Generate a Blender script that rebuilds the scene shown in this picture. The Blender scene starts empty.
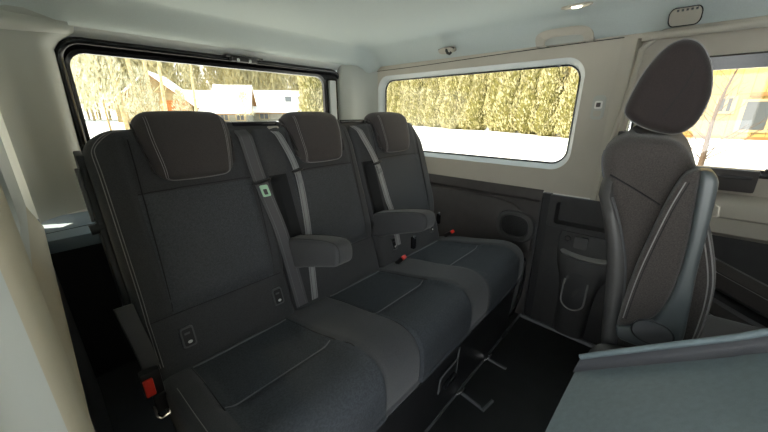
import bpy, bmesh, math, random
import numpy as np
from mathutils import Vector, Matrix

random.seed(7); rng = np.random.default_rng(7)
scn = bpy.context.scene
COL = scn.collection

# ------------------------------------------------------------------ camera
F_PX, PITCH, HEAD = 315.0, math.radians(18.0), math.radians(42.0)
fw = Vector((math.cos(HEAD)*math.cos(PITCH), math.sin(HEAD)*math.cos(PITCH), -math.sin(PITCH)))
rt = Vector((math.sin(HEAD), -math.cos(HEAD), 0)); up = rt.cross(fw)
cd = bpy.data.cameras.new('camera'); cam = bpy.data.objects.new('camera', cd); COL.objects.link(cam)
cd.sensor_width = 36.0; cd.lens = F_PX*36.0/768.0; cd.clip_start = 0.01; cd.clip_end = 500
m = Matrix((rt, up, -fw)).transposed().to_4x4(); m.translation = Vector((0, 0, 1.12))
cam.matrix_world = m
scn.camera = cam

# ------------------------------------------------------------------ world, sun, exposure
w = bpy.data.worlds.new('winter_sky'); scn.world = w; w.use_nodes = True
nt = w.node_tree; bg = nt.nodes['Background']
tc = nt.nodes.new('ShaderNodeTexCoord'); sx = nt.nodes.new('ShaderNodeSeparateXYZ'); rp = nt.nodes.new('ShaderNodeValToRGB')
nt.links.new(tc.outputs['Generated'], sx.inputs[0]); nt.links.new(sx.outputs['Z'], rp.inputs[0]); nt.links.new(rp.outputs[0], bg.inputs[0])
rp.color_ramp.elements[0].position = 0.0; rp.color_ramp.elements[0].color = (0.97, 0.95, 0.88, 1)
rp.color_ramp.elements[1].position = 0.8; rp.color_ramp.elements[1].color = (0.62, 0.80, 0.98, 1)
bg.inputs[1].default_value = 1.25
sd = bpy.data.lights.new('sun', 'SUN'); sun = bpy.data.objects.new('sun', sd); COL.objects.link(sun)
sd.energy = 5.0; sd.angle = math.radians(1.0); sd.color = (1.0, 0.90, 0.70)
sun.rotation_euler = Vector((0.62, -0.42, -0.66)).to_track_quat('-Z', 'Y').to_euler()
vs = scn.view_settings
scn.display_settings.display_device = 'sRGB'
vs.view_transform = 'Standard'; vs.look = 'None'; vs.gamma = 1.0; vs.use_curve_mapping = False
vs.exposure = 2.5
scn.cycles.max_bounces = 10; scn.cycles.diffuse_bounces = 6; scn.cycles.glossy_bounces = 3
scn.cycles.transparent_max_bounces = 16; scn.cycles.transmission_bounces = 4
scn.cycles.use_denoising = True
scn.cycles.sample_clamp_indirect = 6.0

# ------------------------------------------------------------------ materials
def new_mat(name):
    mt = bpy.data.materials.new(name); mt.use_nodes = True
    return mt, mt.node_tree, mt.node_tree.nodes['Principled BSDF']
def mat(name, col, rough=0.6, spec=0.4, noise=0.0, nscale=60, bump=0.0, bscale=400, metal=0.0, col2=None, sheen=0.0, emit=None):
    mt, n, p = new_mat(name)
    p.inputs['Base Color'].default_value = (*col, 1); p.inputs['Roughness'].default_value = rough
    p.inputs['Specular IOR Level'].default_value = spec; p.inputs['Metallic'].default_value = metal
    if sheen: p.inputs['Sheen Weight'].default_value = sheen; p.inputs['Sheen Roughness'].default_value = 0.5
    t = n.nodes.new('ShaderNodeTexCoord')
    if noise or col2:
        nz = n.nodes.new('ShaderNodeTexNoise'); nz.inputs['Scale'].default_value = nscale; nz.inputs['Detail'].default_value = 4
        mx = n.nodes.new('ShaderNodeMix'); mx.data_type = 'RGBA'
        c2 = col2 if col2 else tuple(c*(1+noise) for c in col); c1 = col if col2 else tuple(c*(1-noise) for c in col)
        mx.inputs['A'].default_value = (*c1, 1); mx.inputs['B'].default_value = (*c2, 1)
        n.links.new(t.outputs['Object'], nz.inputs['Vector']); 
        cr = n.nodes.new('ShaderNodeMapRange'); cr.inputs[1].default_value = 0.3; cr.inputs[2].default_value = 0.7
        n.links.new(nz.outputs['Fac'], cr.inputs[0]); n.links.new(cr.outputs[0], mx.inputs['Factor'])
        n.links.new(mx.outputs['Result'], p.inputs['Base Color'])
    if bump:
        nb = n.nodes.new('ShaderNodeTexNoise'); nb.inputs['Scale'].default_value = bscale; nb.inputs['Detail'].default_value = 2
        bp = n.nodes.new('ShaderNodeBump'); bp.inputs['Strength'].default_value = bump; bp.inputs['Distance'].default_value = 0.002
        n.links.new(t.outputs['Object'], nb.inputs['Vector']); n.links.new(nb.outputs['Fac'], bp.inputs['Height'])
        n.links.new(bp.outputs[0], p.inputs['Normal'])
    if emit:
        p.inputs['Emission Color'].default_value = (*emit[:3], 1); p.inputs['Emission Strength'].default_value = emit[3]
    return mt
def weave_mat(name, col, col2, scale=260, rough=0.85):
    """ribbed knit: two crossing diagonal waves give colour and relief"""
    mt, n, p = new_mat(name)
    p.inputs['Roughness'].default_value = rough; p.inputs['Specular IOR Level'].default_value = 0.25
    t = n.nodes.new('ShaderNodeTexCoord'); wv = n.nodes.new('ShaderNodeTexWave'); wv.inputs['Scale'].default_value = scale
    wv.bands_direction = 'DIAGONAL'; wv.inputs['Distortion'].default_value = 0.6
    nz = n.nodes.new('ShaderNodeTexNoise'); nz.inputs['Scale'].default_value = 35
    mx = n.nodes.new('ShaderNodeMix'); mx.data_type = 'RGBA'
    mx.inputs['A'].default_value = (*col, 1); mx.inputs['B'].default_value = (*col2, 1)
    ad = n.nodes.new('ShaderNodeMath'); ad.operation = 'MULTIPLY'
    n.links.new(t.outputs['Object'], wv.inputs['Vector']); n.links.new(t.outputs['Object'], nz.inputs['Vector'])
    nz.inputs['Scale'].default_value = 220; nz.inputs['Detail'].default_value = 5; mr = n.nodes.new('ShaderNodeMapRange'); mr.inputs[1].default_value = 0.36; mr.inputs[2].default_value = 0.64; mr.inputs[3].default_value = 0.45
    n.links.new(nz.outputs['Fac'], mr.inputs[0]); n.links.new(wv.outputs['Fac'], ad.inputs[0]); n.links.new(mr.outputs[0], ad.inputs[1])
    n.links.new(ad.outputs[0], mx.inputs['Factor']); n.links.new(mx.outputs['Result'], p.inputs['Base Color'])
    bp = n.nodes.new('ShaderNodeBump'); bp.inputs['Strength'].default_value = 0.35; bp.inputs['Distance'].default_value = 0.002
    n.links.new(wv.outputs['Fac'], bp.inputs['Height']); n.links.new(bp.outputs[0], p.inputs['Normal'])
    return mt
def glass_mat(name, tint, gloss=0.05):
    mt = bpy.data.materials.new(name); mt.use_nodes = True; n = mt.node_tree; n.nodes.clear()
    o = n.nodes.new('ShaderNodeOutputMaterial'); tr = n.nodes.new('ShaderNodeBsdfTransparent'); gl = n.nodes.new('ShaderNodeBsdfGlossy')
    tr.inputs[0].default_value = (*tint, 1); gl.inputs['Roughness'].default_value = 0.02; gl.inputs['Color'].default_value = (1, 1, 1, 1)
    mx = n.nodes.new('ShaderNodeMixShader'); mx.inputs[0].default_value = gloss
    n.links.new(tr.outputs[0], mx.inputs[1]); n.links.new(gl.outputs[0], mx.inputs[2]); n.links.new(mx.outputs[0], o.inputs[0])
    return mt
M = {}
M['fabric'] = mat('black_upholstery', (0.049, 0.049, 0.052), 0.9, 0.25, noise=0.25, nscale=500, bump=0.3, bscale=900, sheen=0.15)
M['fabric_mid'] = weave_mat('grey_knit', (0.038, 0.040, 0.044), (0.104, 0.108, 0.118), 320)
M['fabric_seat'] = weave_mat('blue_black_knit', (0.022, 0.025, 0.029), (0.090, 0.098, 0.110), 170)
M['fabric_head'] = mat('brown_black_upholstery', (0.049, 0.042, 0.042), 0.85, 0.3, noise=0.2, nscale=500, bump=0.25, bscale=900, sheen=0.15)
M['fabric_head_shaded'] = mat('shaded_head_upholstery', (0.024, 0.0175, 0.017), 0.85, 0.3, noise=0.2, nscale=500, bump=0.25, bscale=900, sheen=0.15)  # headrest upholstery darkened in colour for dimmer light at the captain seat
M['darkmid'] = mat('charcoal_bezel', (0.055, 0.053, 0.052), 0.45, 0.5, bump=0.2, bscale=600)
M['fabric_brown'] = mat('brown_weave_upholstery', (0.050, 0.043, 0.040), 0.9, 0.25, noise=0.35, nscale=420, bump=0.4, bscale=800, sheen=0.2)
M['stitch'] = mat('pale_thread', (0.25, 0.24, 0.235), 0.8)
M['seam'] = mat('seam_shadow_thread', (0.015, 0.015, 0.016), 0.9)
M['piping'] = mat('grey_piping', (0.14, 0.14, 0.15), 0.7)
M['black'] = mat('black_plastic', (0.012, 0.012, 0.013), 0.45, 0.5, bump=0.15, bscale=700)
M['blackgloss'] = mat('black_gloss_rubber', (0.010, 0.010, 0.012), 0.25, 0.5)
M['dark'] = mat('charcoal_trim', (0.030, 0.029, 0.029), 0.55, 0.45, noise=0.1, nscale=30, bump=0.25, bscale=600)
M['darkbrown'] = mat('warm_charcoal_trim', (0.050, 0.044, 0.042), 0.6, 0.4, noise=0.1, nscale=20, bump=0.25, bscale=600)
M['greyplastic'] = mat('grey_hard_plastic', (0.085, 0.085, 0.088), 0.4, 0.5, bump=0.1, bscale=900)
M['armplastic'] = mat('blue_grey_hard_plastic', (0.075, 0.085, 0.088), 0.4, 0.5, bump=0.1, bscale=900)
M['shell'] = mat('slate_blue_grey_shell', (0.135, 0.168, 0.180), 0.5, 0.4, noise=0.08, nscale=120, bump=0.3, bscale=700)
M['shelledge'] = mat('charcoal_shell_edge', (0.055, 0.055, 0.06), 0.55, 0.4, bump=0.3, bscale=700)
M['trim'] = mat('warm_light_grey_trim', (0.43, 0.395, 0.33), 0.55, 0.35, noise=0.03, nscale=8, bump=0.08, bscale=900)
M['trimcool'] = mat('pale_sill_trim', (0.56, 0.58, 0.57), 0.5, 0.35)
M['pillar'] = mat('pale_pillar_trim', (0.40, 0.41, 0.375), 0.5, 0.35, noise=0.03, nscale=6, bump=0.06, bscale=900)
M['cream'] = mat('cream_trim', (0.55, 0.50, 0.40), 0.55, 0.35)
M['head'] = mat('headliner_felt', (0.50, 0.55, 0.535), 0.95, 0.1, noise=0.03, nscale=250, bump=0.15, bscale=1200)
M['ledge'] = mat('blue_grey_ledge', (0.17, 0.21, 0.24), 0.5, 0.4, bump=0.1, bscale=900)
M['rubber'] = mat('black_ribbed_floor_rubber', (0.009, 0.009, 0.009), 0.6, 0.4, noise=0.3, nscale=12, bump=0.3, bscale=300)
M['belt'] = mat('grey_belt_webbing', (0.085, 0.082, 0.088), 0.5, 0.4, bump=0.2, bscale=900)
M['beltlight'] = mat('pale_belt_webbing', (0.24, 0.24, 0.245), 0.5, 0.4, bump=0.2, bscale=900)
M['red'] = mat('red_button', (0.75, 0.035, 0.02), 0.35, 0.5)
M['white'] = mat('white_plastic', (0.72, 0.72, 0.68), 0.4, 0.4)
M['green'] = mat('pale_green_tag', (0.45, 0.68, 0.50), 0.5, 0.4)
M['chrome'] = mat('chrome', (0.75, 0.75, 0.75), 0.18, 0.5, metal=1.0)
M['silver'] = mat('satin_silver_lip', (0.20, 0.195, 0.185), 0.4, 0.5)
M['lampglass'] = mat('lamp_lens', (0.9, 0.88, 0.8), 0.3, 0.5, emit=(1.0, 0.93, 0.72, 1.1))
M['glass_rear'] = glass_mat('tinted_glass', (0.36, 0.347, 0.305))
M['glass_sunblock'] = glass_mat('sun_blocking_glass', (0.04, 0.04, 0.036))  # tint deepened to block sun coming through the near window
M['glass_clear'] = glass_mat('clear_glass', (0.85, 0.88, 0.87), 0.04)
M['snow'] = mat('snow', (0.86, 0.87, 0.88), 0.8, 0.2, noise=0.06, nscale=0.6, bump=0.4, bscale=3)
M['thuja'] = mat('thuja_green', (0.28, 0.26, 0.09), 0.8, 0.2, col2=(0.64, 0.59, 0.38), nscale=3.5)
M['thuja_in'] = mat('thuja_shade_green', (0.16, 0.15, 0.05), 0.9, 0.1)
M['frost'] = mat('frosted_twig', (0.30, 0.28, 0.13), 0.8, 0.2, col2=(0.80, 0.77, 0.62), nscale=5)
M['bark'] = mat('tan_bark', (0.42, 0.31, 0.16), 0.9, 0.1, noise=0.3, nscale=4)
M['birch'] = mat('birch_bark', (0.68, 0.58, 0.36), 0.8, 0.2, col2=(0.40, 0.30, 0.16), nscale=6)
M['twig'] = mat('woodland_twig', (0.36, 0.32, 0.17), 0.9, 0.1, col2=(0.60, 0.55, 0.34), nscale=0.5)
M['darktwig'] = mat('dark_twig', (0.10, 0.07, 0.05), 0.9, 0.1)
M['tanwall'] = mat('tan_boards', (0.34, 0.265, 0.14), 0.8, 0.2, noise=0.15, nscale=3)
M['greywall'] = mat('pale_house_wall', (0.27, 0.26, 0.21), 0.8, 0.2, noise=0.1, nscale=2)
M['winpane'] = mat('dark_window_pane', (0.06, 0.07, 0.08), 0.15, 0.5)
M['winframe'] = mat('ochre_window_frame', (0.42, 0.33, 0.18), 0.6, 0.3)
M['rust'] = mat('rust_orange_paint', (0.45, 0.17, 0.05), 0.7, 0.3, noise=0.2, nscale=3)
M['brownwood'] = mat('brown_timber', (0.28, 0.15, 0.06), 0.8, 0.2, noise=0.2, nscale=3)
def boards_mat():
    mt, n, p = new_mat('yellow_boarding'); p.inputs['Roughness'].default_value = 0.8
    t = n.nodes.new('ShaderNodeTexCoord'); br = n.nodes.new('ShaderNodeTexBrick'); mp = n.nodes.new('ShaderNodeMapping')
    mp.inputs['Rotation'].default_value = (math.radians(90), 0, math.radians(90))
    br.inputs['Scale'].default_value = 1.0; br.inputs['Brick Width'].default_value = 1.7; br.inputs['Row Height'].default_value = 0.32
    br.inputs['Mortar Size'].default_value = 0.012; br.inputs['Color1'].default_value = (0.44, 0.31, 0.10, 1); br.inputs['Color2'].default_value = (0.49, 0.35, 0.125, 1)
    br.inputs['Mortar'].default_value = (0.26, 0.17, 0.055, 1)
    n.links.new(t.outputs['Object'], mp.inputs[0]); n.links.new(mp.outputs[0], br.inputs['Vector']); n.links.new(br.outputs['Color'], p.inputs['Base Color'])
    return mt
M['yellow'] = boards_mat()

# ------------------------------------------------------------------ object helpers
def link(name, me, parent=None):
    o = bpy.data.objects.new(name, me); COL.objects.link(o)
    if parent is not None: o.parent = parent; o.matrix_parent_inverse = Matrix.Identity(4); o.location = -world_loc(parent)
    return o
def world_loc(o):
    v = Vector(o.location)
    while o.parent is not None: o = o.parent; v = v + Vector(o.location)
    return v
def mesh(name, verts, faces, mats, parent=None, smooth=False, midx=None, sharp=None, bevel=0.0):
    me = bpy.data.meshes.new(name); me.from_pydata([tuple(map(float, v)) for v in verts], [], [tuple(map(int, f)) for f in faces])
    if not isinstance(mats, (list, tuple)): mats = [mats]
    for k in mats: me.materials.append(M[k])
    if midx is not None: me.polygons.foreach_set('material_index', np.array(midx, dtype=np.int32))
    bm = bmesh.new(); bm.from_mesh(me); bmesh.ops.recalc_face_normals(bm, faces=bm.faces)
    if bevel: bmesh.ops.bevel(bm, geom=list(bm.edges), offset=bevel, segments=2, affect='EDGES', profile=0.6, clamp_overlap=True)
    bm.to_mesh(me); bm.free()
    if smooth:
        me.polygons.foreach_set('use_smooth', [True]*len(me.polygons))
        if sharp is not None: me.set_sharp_from_angle(angle=math.radians(sharp))
    me.update()
    return link(name, me, parent)
def tag(o, label=None, cat=None, group=None, kind=None):
    if label: o['label'] = label
    if cat: o['category'] = cat
    if group: o['group'] = group
    if kind: o['kind'] = kind
    return o
def thing(name, loc, label, cat, group=None):
    o = bpy.data.objects.new(name, None); COL.objects.link(o); o.location = loc; o.empty_display_size = 0.05
    return tag(o, label, cat, group)
def box(name, lo, hi, mats, parent=None, bevel=0.0, xf=None):
    x0, y0, z0 = lo; x1, y1, z1 = hi
    v = [(x, y, z) for x in (x0, x1) for y in (y0, y1) for z in (z0, z1)]
    if xf: v = [xf(*p) for p in v]
    f = [(0,1,3,2),(4,6,7,5),(0,4,5,1),(2,3,7,6),(0,2,6,4),(1,5,7,3)]
    return mesh(name, v, f, mats, parent, bevel > 0, None, 40 if bevel else None, bevel)
def tube_data(pts, r, n=8, closed=False):
    P = [Vector(p) for p in pts]; L = len(P); V = []; Fc = []
    rr = r if hasattr(r, '__len__') else [r]*L
    prev = None
    for i in range(L):
        if closed: t = P[(i+1) % L]-P[i-1]
        else: t = P[min(i+1, L-1)]-P[max(i-1, 0)]
        if t.length < 1e-9: t = Vector((0, 0, 1))
        t.normalize()
        if prev is None: a = t.orthogonal().normalized()
        else:
            a = prev - t*prev.dot(t)
            if a.length < 1e-6: a = t.orthogonal()
            a.normalize()
        prev = a; b = t.cross(a)
        for k in range(n):
            th = 2*math.pi*k/n; V.append(P[i]+(a*math.cos(th)+b*math.sin(th))*rr[i])
    for i in range(L if closed else L-1):
        j = (i+1) % L
        for k in range(n): Fc.append((i*n+k, i*n+(k+1) % n, j*n+(k+1) % n, j*n+k))
    if not closed: Fc.append(tuple(range(n))); Fc.append(tuple((L-1)*n+k for k in range(n)))
    return V, Fc
def tube(name, pts, r, mats, parent=None, n=8, closed=False):
    V, Fc = tube_data(pts, r, n, closed); return mesh(name, V, Fc, mats, parent, True, None, 60)
def tubes(name, paths, r, mats, parent=None, n=5):
    return [tube(name, p, r, mats, parent, n) for p in paths]
def multi_tube(name, paths, r, mats, parent=None, n=5):
    V = []; Fc = []
    for p in paths:
        v, f = tube_data(p, r, n); o = len(V); V += v; Fc += [tuple(i+o for i in q) for q in f]
    return mesh(name, V, Fc, mats, parent, True, None, 60)
def catmull(cp, n, closed=True):
    cp = np.array(cp, float); K = len(cp); out = []
    segs = K if closed else K-1
    per = max(2, n//segs)
    for i in range(segs):
        g = lambda j: cp[j % K] if closed else cp[min(max(j, 0), K-1)]
        p0, p1, p2, p3 = g(i-1), g(i), g(i+1), g(i+2)
        for q in range(per):
            t = q/per; out.append(0.5*((2*p1)+(-p0+p2)*t+(2*p0-5*p1+4*p2-p3)*t*t+(-p0+3*p1-3*p2+p3)*t**3))
    if not closed: out.append(cp[-1])
    return np.array(out)
def smooth01(a, b, x):
    t = min(1.0, max(0.0, (x-a)/(b-a))) if b != a else float(x > a)
    return t*t*(3-2*t)
def gauss(d, w): return math.exp(-(d/w)**2)

class Loft:
    """closed profile in (y,z) swept along x, ends rounded by radius R, optional outward displacement"""
    def __init__(self, cp, x0, x1, R=0.02, n=96, step=0.01, disp=None, raw=False, axis='x', shift=None):
        P = np.array(cp, float) if raw else catmull(cp, n)
        seg = np.linalg.norm(np.roll(P, -1, 0)-P, axis=1); cs = np.concatenate([[0], np.cumsum(seg)])
        N = n; s = np.linspace(0, cs[-1], N, endpoint=False); Pc = np.vstack([P, P[:1]])
        P = np.stack([np.interp(s, cs, Pc[:, k]) for k in (0, 1)], 1)
        T = np.roll(P, -1, 0)-np.roll(P, 1, 0); T /= np.linalg.norm(T, axis=1)[:, None]+1e-12
        Nn = np.stack([T[:, 1], -T[:, 0]], 1)
        area = 0.5*np.sum(P[:, 0]*np.roll(P[:, 1], -1)-np.roll(P[:, 0], -1)*P[:, 1])
        if area < 0: Nn = -Nn
        self.P, self.N, self.x0, self.x1, self.R, self.n = P, Nn, x0, x1, R, N
        self.disp = disp; self.step = step; self.shift = shift
    def inset(self, x):
        d = min(x-self.x0, self.x1-x); R = self.R
        return 0.0 if d >= R else R-math.sqrt(max(0.0, R*R-(R-max(d, 0))**2))
    def pt(self, x, i, lift=0.0):
        i0 = int(math.floor(i)) % self.n; i1 = (i0+1) % self.n; t = i-math.floor(i)
        p = self.P[i0]*(1-t)+self.P[i1]*t; nn = self.N[i0]*(1-t)+self.N[i1]*t
        d = -self.inset(x)+lift
        if self.disp: d += self.disp(x, p[0], p[1], nn)
        q = p+nn*d
        v = (x, q[0], q[1])
        return self.shift(*v) if self.shift else v
    def stations(self):
        xs = []
        for k in range(7):
            a = k/6*math.pi/2; xs.append(self.x0+self.R*(1-math.cos(a)))
        n = max(2, int((self.x1-self.x0-2*self.R)/self.step)); mid = list(np.linspace(self.x0+self.R, self.x1-self.R, n+1))[1:-1]
        return xs+mid+[self.x1-(v-self.x0) for v in reversed(xs)]
    def build(self, name, mats, parent=None, matf=None):
        xs = self.stations(); V = []; Fc = []; mi = []
        for x in xs: V += [self.pt(x, i) for i in range(self.n)]
        n = self.n
        for a in range(len(xs)-1):
            xm = 0.5*(xs[a]+xs[a+1])
            for i in range(n):
                j = (i+1) % n; Fc.append((a*n+i, a*n+j, (a+1)*n+j, (a+1)*n+i))
                mi.append(matf(xm, *(0.5*(self.P[i]+self.P[j]))) if matf else 0)
        for base in (0, (len(xs)-1)*n): Fc.append(tuple(range(base, base+n))); mi.append(0)
        return mesh(name, V, Fc, mats, parent, True, mi)
    def find(self, axis, val, i0, i1):
        """index on the profile between i0..i1 where coordinate axis(0=y,1=z) crosses val"""
        best = (9, i0)
        for k in range(int(i0*8), int(i1*8)+1):
            i = k/8; a = int(i) % self.n; b = (a+1) % self.n; t = i-int(i)
            v = self.P[a][axis]*(1-t)+self.P[b][axis]*t
            if abs(v-val) < best[0]: best = (abs(v-val), i)
        return best[1]

def rrect(c0, c1, d0, d1, r, k=8, e=6):
    """closed rounded rectangle in 2D, fixed number of points, ccw from bottom-left"""
    pts = []
    cs = [((c0+r, d0+r), 180), ((c1-r, d0+r), 270), ((c1-r, d1-r), 0), ((c0+r, d1-r), 90)]
    for q in range(4):
        (cx, cy), a0 = cs[q]; arc = []
        for i in range(k+1):
            a = math.radians(a0+90*i/k); arc.append((cx+r*math.cos(a), cy+r*math.sin(a)))
        pts += arc
        (nx, ny), b0 = cs[(q+1) % 4]; st = (nx+r*math.cos(math.radians(b0)), ny+r*math.sin(math.radians(b0)))
        for i in range(1, e): t = i/e; pts.append((arc[-1][0]*(1-t)+st[0]*t, arc[-1][1]*(1-t)+st[1]*t))
    return pts
def ring(name, loops, mats, parent=None, midx=None, cap=False, smooth=True, sharp=35):
    n = len(loops[0]); V = [p for l in loops for p in l]; Fc = []; mi = []
    for a in range(len(loops)-1):
        for i in range(n): j = (i+1) % n; Fc.append((a*n+i, a*n+j, (a+1)*n+j, (a+1)*n+i)); mi.append(midx[a] if midx else 0)
    if cap: Fc.append(tuple(range((len(loops)-1)*n, len(loops)*n))); mi.append(midx[-1] if midx else 0)
    return mesh(name, V, Fc, mats, parent, smooth, mi, sharp)
def extrude_strip(name, poly, axis, a, b, mats, parent=None, midx=None, thick=0.0, smooth=True, sharp=50):
    """open polyline (2D) extruded along an axis: axis 'y' -> poly in (x,z); 'z' -> (x,y); 'x' -> (y,z)"""
    def P(p, t): return {'y': (p[0], t, p[1]), 'z': (p[0], p[1], t), 'x': (t, p[0], p[1])}[axis]
    V = [P(p, a) for p in poly]+[P(p, b) for p in poly]; n = len(poly)
    Fc = [(i, i+1, n+i+1, n+i) for i in range(n-1)]
    o = mesh(name, V, Fc, mats, parent, smooth, midx, sharp)
    return o
def ribbon(name, centers, wdir, width, mats, parent=None, th=0.0016, norm=(0, -1, 0.3)):
    V = []; Fc = []; n = len(centers)
    ws = wdir if isinstance(wdir, list) else [wdir]*n
    wd = width if isinstance(width, list) else [width]*n
    for c, u, q in zip(centers, ws, wd):
        c = Vector(c); u = Vector(u).normalized()*q/2; nn = Vector(norm).normalized()*th/2
        V += [c-u+nn, c+u+nn, c+u-nn, c-u-nn]
    for i in range(n-1):
        for k in range(4): Fc.append((i*4+k, i*4+(k+1) % 4, i*4+4+(k+1) % 4, i*4+4+k))
    Fc += [(0, 1, 2, 3), tuple((n-1)*4+k for k in range(4))]
    return mesh(name, V, Fc, mats, parent, True, None, 45)
def prism(name, poly, lift, mats, parent=None, bevel=0.0):
    """3D planar polygon extruded by vector lift"""
    n = len(poly); V = [Vector(p) for p in poly]+[Vector(p)+Vector(lift) for p in poly]
    Fc = [tuple(range(n)), tuple(range(n, 2*n))]+[(i, (i+1) % n, n+(i+1) % n, n+i) for i in range(n)]
    return mesh(name, V, Fc, mats, parent, True, None, 40, bevel)
def struct(o): o['kind'] = 'structure'; return o

# ================================================================== THE VAN BODY
XF, XN, YR = 1.70, -0.03, 1.72      # far side wall, near side wall, tailgate plane
# --- floor
floor = struct(box('floor', (-0.35, -2.6, -0.04), (1.95, 1.95, 0.0), 'rubber'))
# --- ceiling: felt headliner with coved sides and a rear drop
def ceil_z(x, y):
    z = 1.515
    z -= 0.118*smooth01(1.56, 1.745, x)**1.4 + 0.118*smooth01(0.12, -0.065, x)**1.4
    z -= 0.092*smooth01(1.55, 1.67, y)
    return z
nx, ny = 48, 60
xs = np.linspace(-0.06, 1.74, nx); ys = np.concatenate([np.linspace(-2.3, 1.4, 24), np.linspace(1.42, 1.67, ny-24)])
V = [(x, y, ceil_z(x, y)) for y in ys for x in xs]; Fc = [(j*nx+i, j*nx+i+1, (j+1)*nx+i+1, (j+1)*nx+i) for j in range(ny-1) for i in range(nx-1)]
# rear lip of the headliner rolls up
k0 = len(V); V += [(x, 1.685, ceil_z(x, 1.67)-0.004) for x in xs]+[(x, 1.70, ceil_z(x, 1.67)+0.02) for x in xs]
Fc += [((ny-1)*nx+i, (ny-1)*nx+i+1, k0+i+1, k0+i) for i in range(nx-1)]+[(k0+i, k0+i+1, k0+nx+i+1, k0+nx+i) for i in range(nx-1)]
ceiling = struct(mesh('ceiling', V, Fc, 'head', None, True, None, 60))
# outer roof skin keeps the sky out
struct(box('roof_skin', (-0.2, -2.5, 1.56), (1.9, 1.9, 1.60), 'white'))
# --- far side wall (with the long side window)
wallR = struct(thing('wall_right', (XF, 0.6, 0), None, None))
def loop_x(l, x): return [(x, p[0], p[1]) for p in l]
lo = rrect(0.235, 1.63, 0.745, 1.405, 0.004); l1 = rrect(0.350, 1.585, 0.858, 1.358, 0.085); l1b = rrect(0.355, 1.580, 0.863, 1.353, 0.082)
l2 = rrect(0.374, 1.555, 0.882, 1.334, 0.070)
ring('window_surround', [loop_x(lo, XF), loop_x(l1, XF), loop_x(l1b, XF+0.006), loop_x(l2, XF+0.045)], ['trim', 'trimcool'], wallR, [0, 1, 1])
gask = tube('window_gasket', loop_x(rrect(0.376, 1.553, 0.884, 1.332, 0.068), XF+0.046), 0.005, 'blackgloss', wallR, 6, True)
win1 = struct(thing('window_1', (XF+0.05, 0.95, 0.9), None, None))
def pane(name, loop, axis_off, mats, parent):
    n = len(loop); V = [Vector(p) for p in loop]+[Vector(p)+Vector(axis_off) for p in loop]
    return mesh(name, V, [tuple(range(n)), tuple(range(n, 2*n))]+[(i, (i+1) % n, n+(i+1) % n, n+i) for i in range(n)], mats, parent)
def pane1(name, loop, mats, parent):
    return mesh(name, loop, [tuple(range(len(loop)))], mats, parent)
pane1('pane', loop_x(rrect(0.355, 1.57, 0.865, 1.35, 0.07), XF+0.052), 'glass_rear', win1)
# cove band over the seam, outer body skin
extrude_strip('body_skin', [(XF+0.06, 0.0), (XF+0.09, 0.5), (XF+0.07, 0.84)], 'y', -2.6, 1.9, 'white', wallR)
tube('trim_seam', [(XF-0.001, y, 1.392+0.018*smooth01(1.5, 0.3, y)) for y in np.linspace(1.60, 0.235, 20)], 0.0018, 'seam', wallR, 5)
extrude_strip('cant_trim', [(XF, 1.40), (XF+0.015, 1.50)], 'y', -2.3, 1.62, 'trim', wallR)
# lower dark panel: upper lip band, main swept panel, speaker, channel
V = []; Fc = []
yy = np.linspace(1.62, 0.44, 40)
prof = [(1.700, 0.752), (1.694, 0.742), (1.690, 0.70), (1.700, 0.688), (1.708, 0.684), (1.708, 0.0)]
def lip_drop(y): return 0.012+0.0*y
V = [(px, y, pz) for y in yy for (px, pz) in prof]; k = len(prof)
Fc = [(a*k+i, a*k+i+1, (a+1)*k+i+1, (a+1)*k+i) for a in range(len(yy)-1) for i in range(k-1)]
mesh('lower_panel', V, Fc, 'darkbrown', wallR, True, None, 30)
# raised padded panel that sweeps down around the speaker
outl = [(1.60, 0.665), (1.2, 0.672), (0.86, 0.676), (0.68, 0.672), (0.585, 0.655), (0.52, 0.615), (0.478, 0.55), (0.462, 0.47), (0.462, 0.41), (0.50, 0.375), (0.62, 0.36), (1.6, 0.34)]
def padded(name, out, x, depth, mats, parent, r=0.012):
    c = np.mean(np.array(out), 0); n = len(out)
    def sc(f): return [tuple(c+(np.array(p)-c)*f) for p in out]
    A = catmull(out, n*4) if False else np.array(out)
    # offset inward by averaged edge normals
    E = np.roll(A, -1, 0)-A; E /= np.linalg.norm(E, axis=1)[:, None]
    nn = np.stack([E[:, 1], -E[:, 0]], 1); nv = nn+np.roll(nn, 1, 0); nv /= np.linalg.norm(nv, axis=1)[:, None]
    ar = 0.5*np.sum(A[:, 0]*np.roll(A[:, 1], -1)-np.roll(A[:, 0], -1)*A[:, 1])
    if ar > 0: nv = nv
    else: nv = -nv
    B = A-nv*r*0.35; C = A-nv*r
    V = [(x, *p) for p in A]+[(x-depth*0.7, *p) for p in B]+[(x-depth, *p) for p in C]
    Fc = [(a*n+i, a*n+(i+1) % n, (a+1)*n+(i+1) % n, (a+1)*n+i) for a in range(2) for i in range(n)]+[tuple(range(2*n, 3*n))]
    return mesh(name, V, Fc, mats, parent, True, None, 35)
padded('padded_panel', outl, 1.708, 0.016, 'darkbrown', wallR)
def ell(cy, cz, ry, rz, n=32, rot=0.0, sup=2.6):
    o = []
    for i in range(n):
        a = 2*math.pi*i/n; c, s = math.cos(a), math.sin(a)
        y = ry*math.copysign(abs(c)**(2/sup), c); z = rz*math.copysign(abs(s)**(2/sup), s)
        o.append((cy+y*math.cos(rot)-z*math.sin(rot), cz+y*math.sin(rot)+z*math.cos(rot)))
    return o
spk = thing('door_speaker', (1.69, 0.555, 0.53), 'oval black loudspeaker grille set into the dark side panel', 'speaker')
E0 = ell(0.555, 0.535, 0.105, 0.088); E1 = ell(0.555, 0.535, 0.098, 0.082); E2 = ell(0.558, 0.535, 0.078, 0.064); E3 = ell(0.558, 0.535, 0.072, 0.058)
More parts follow.
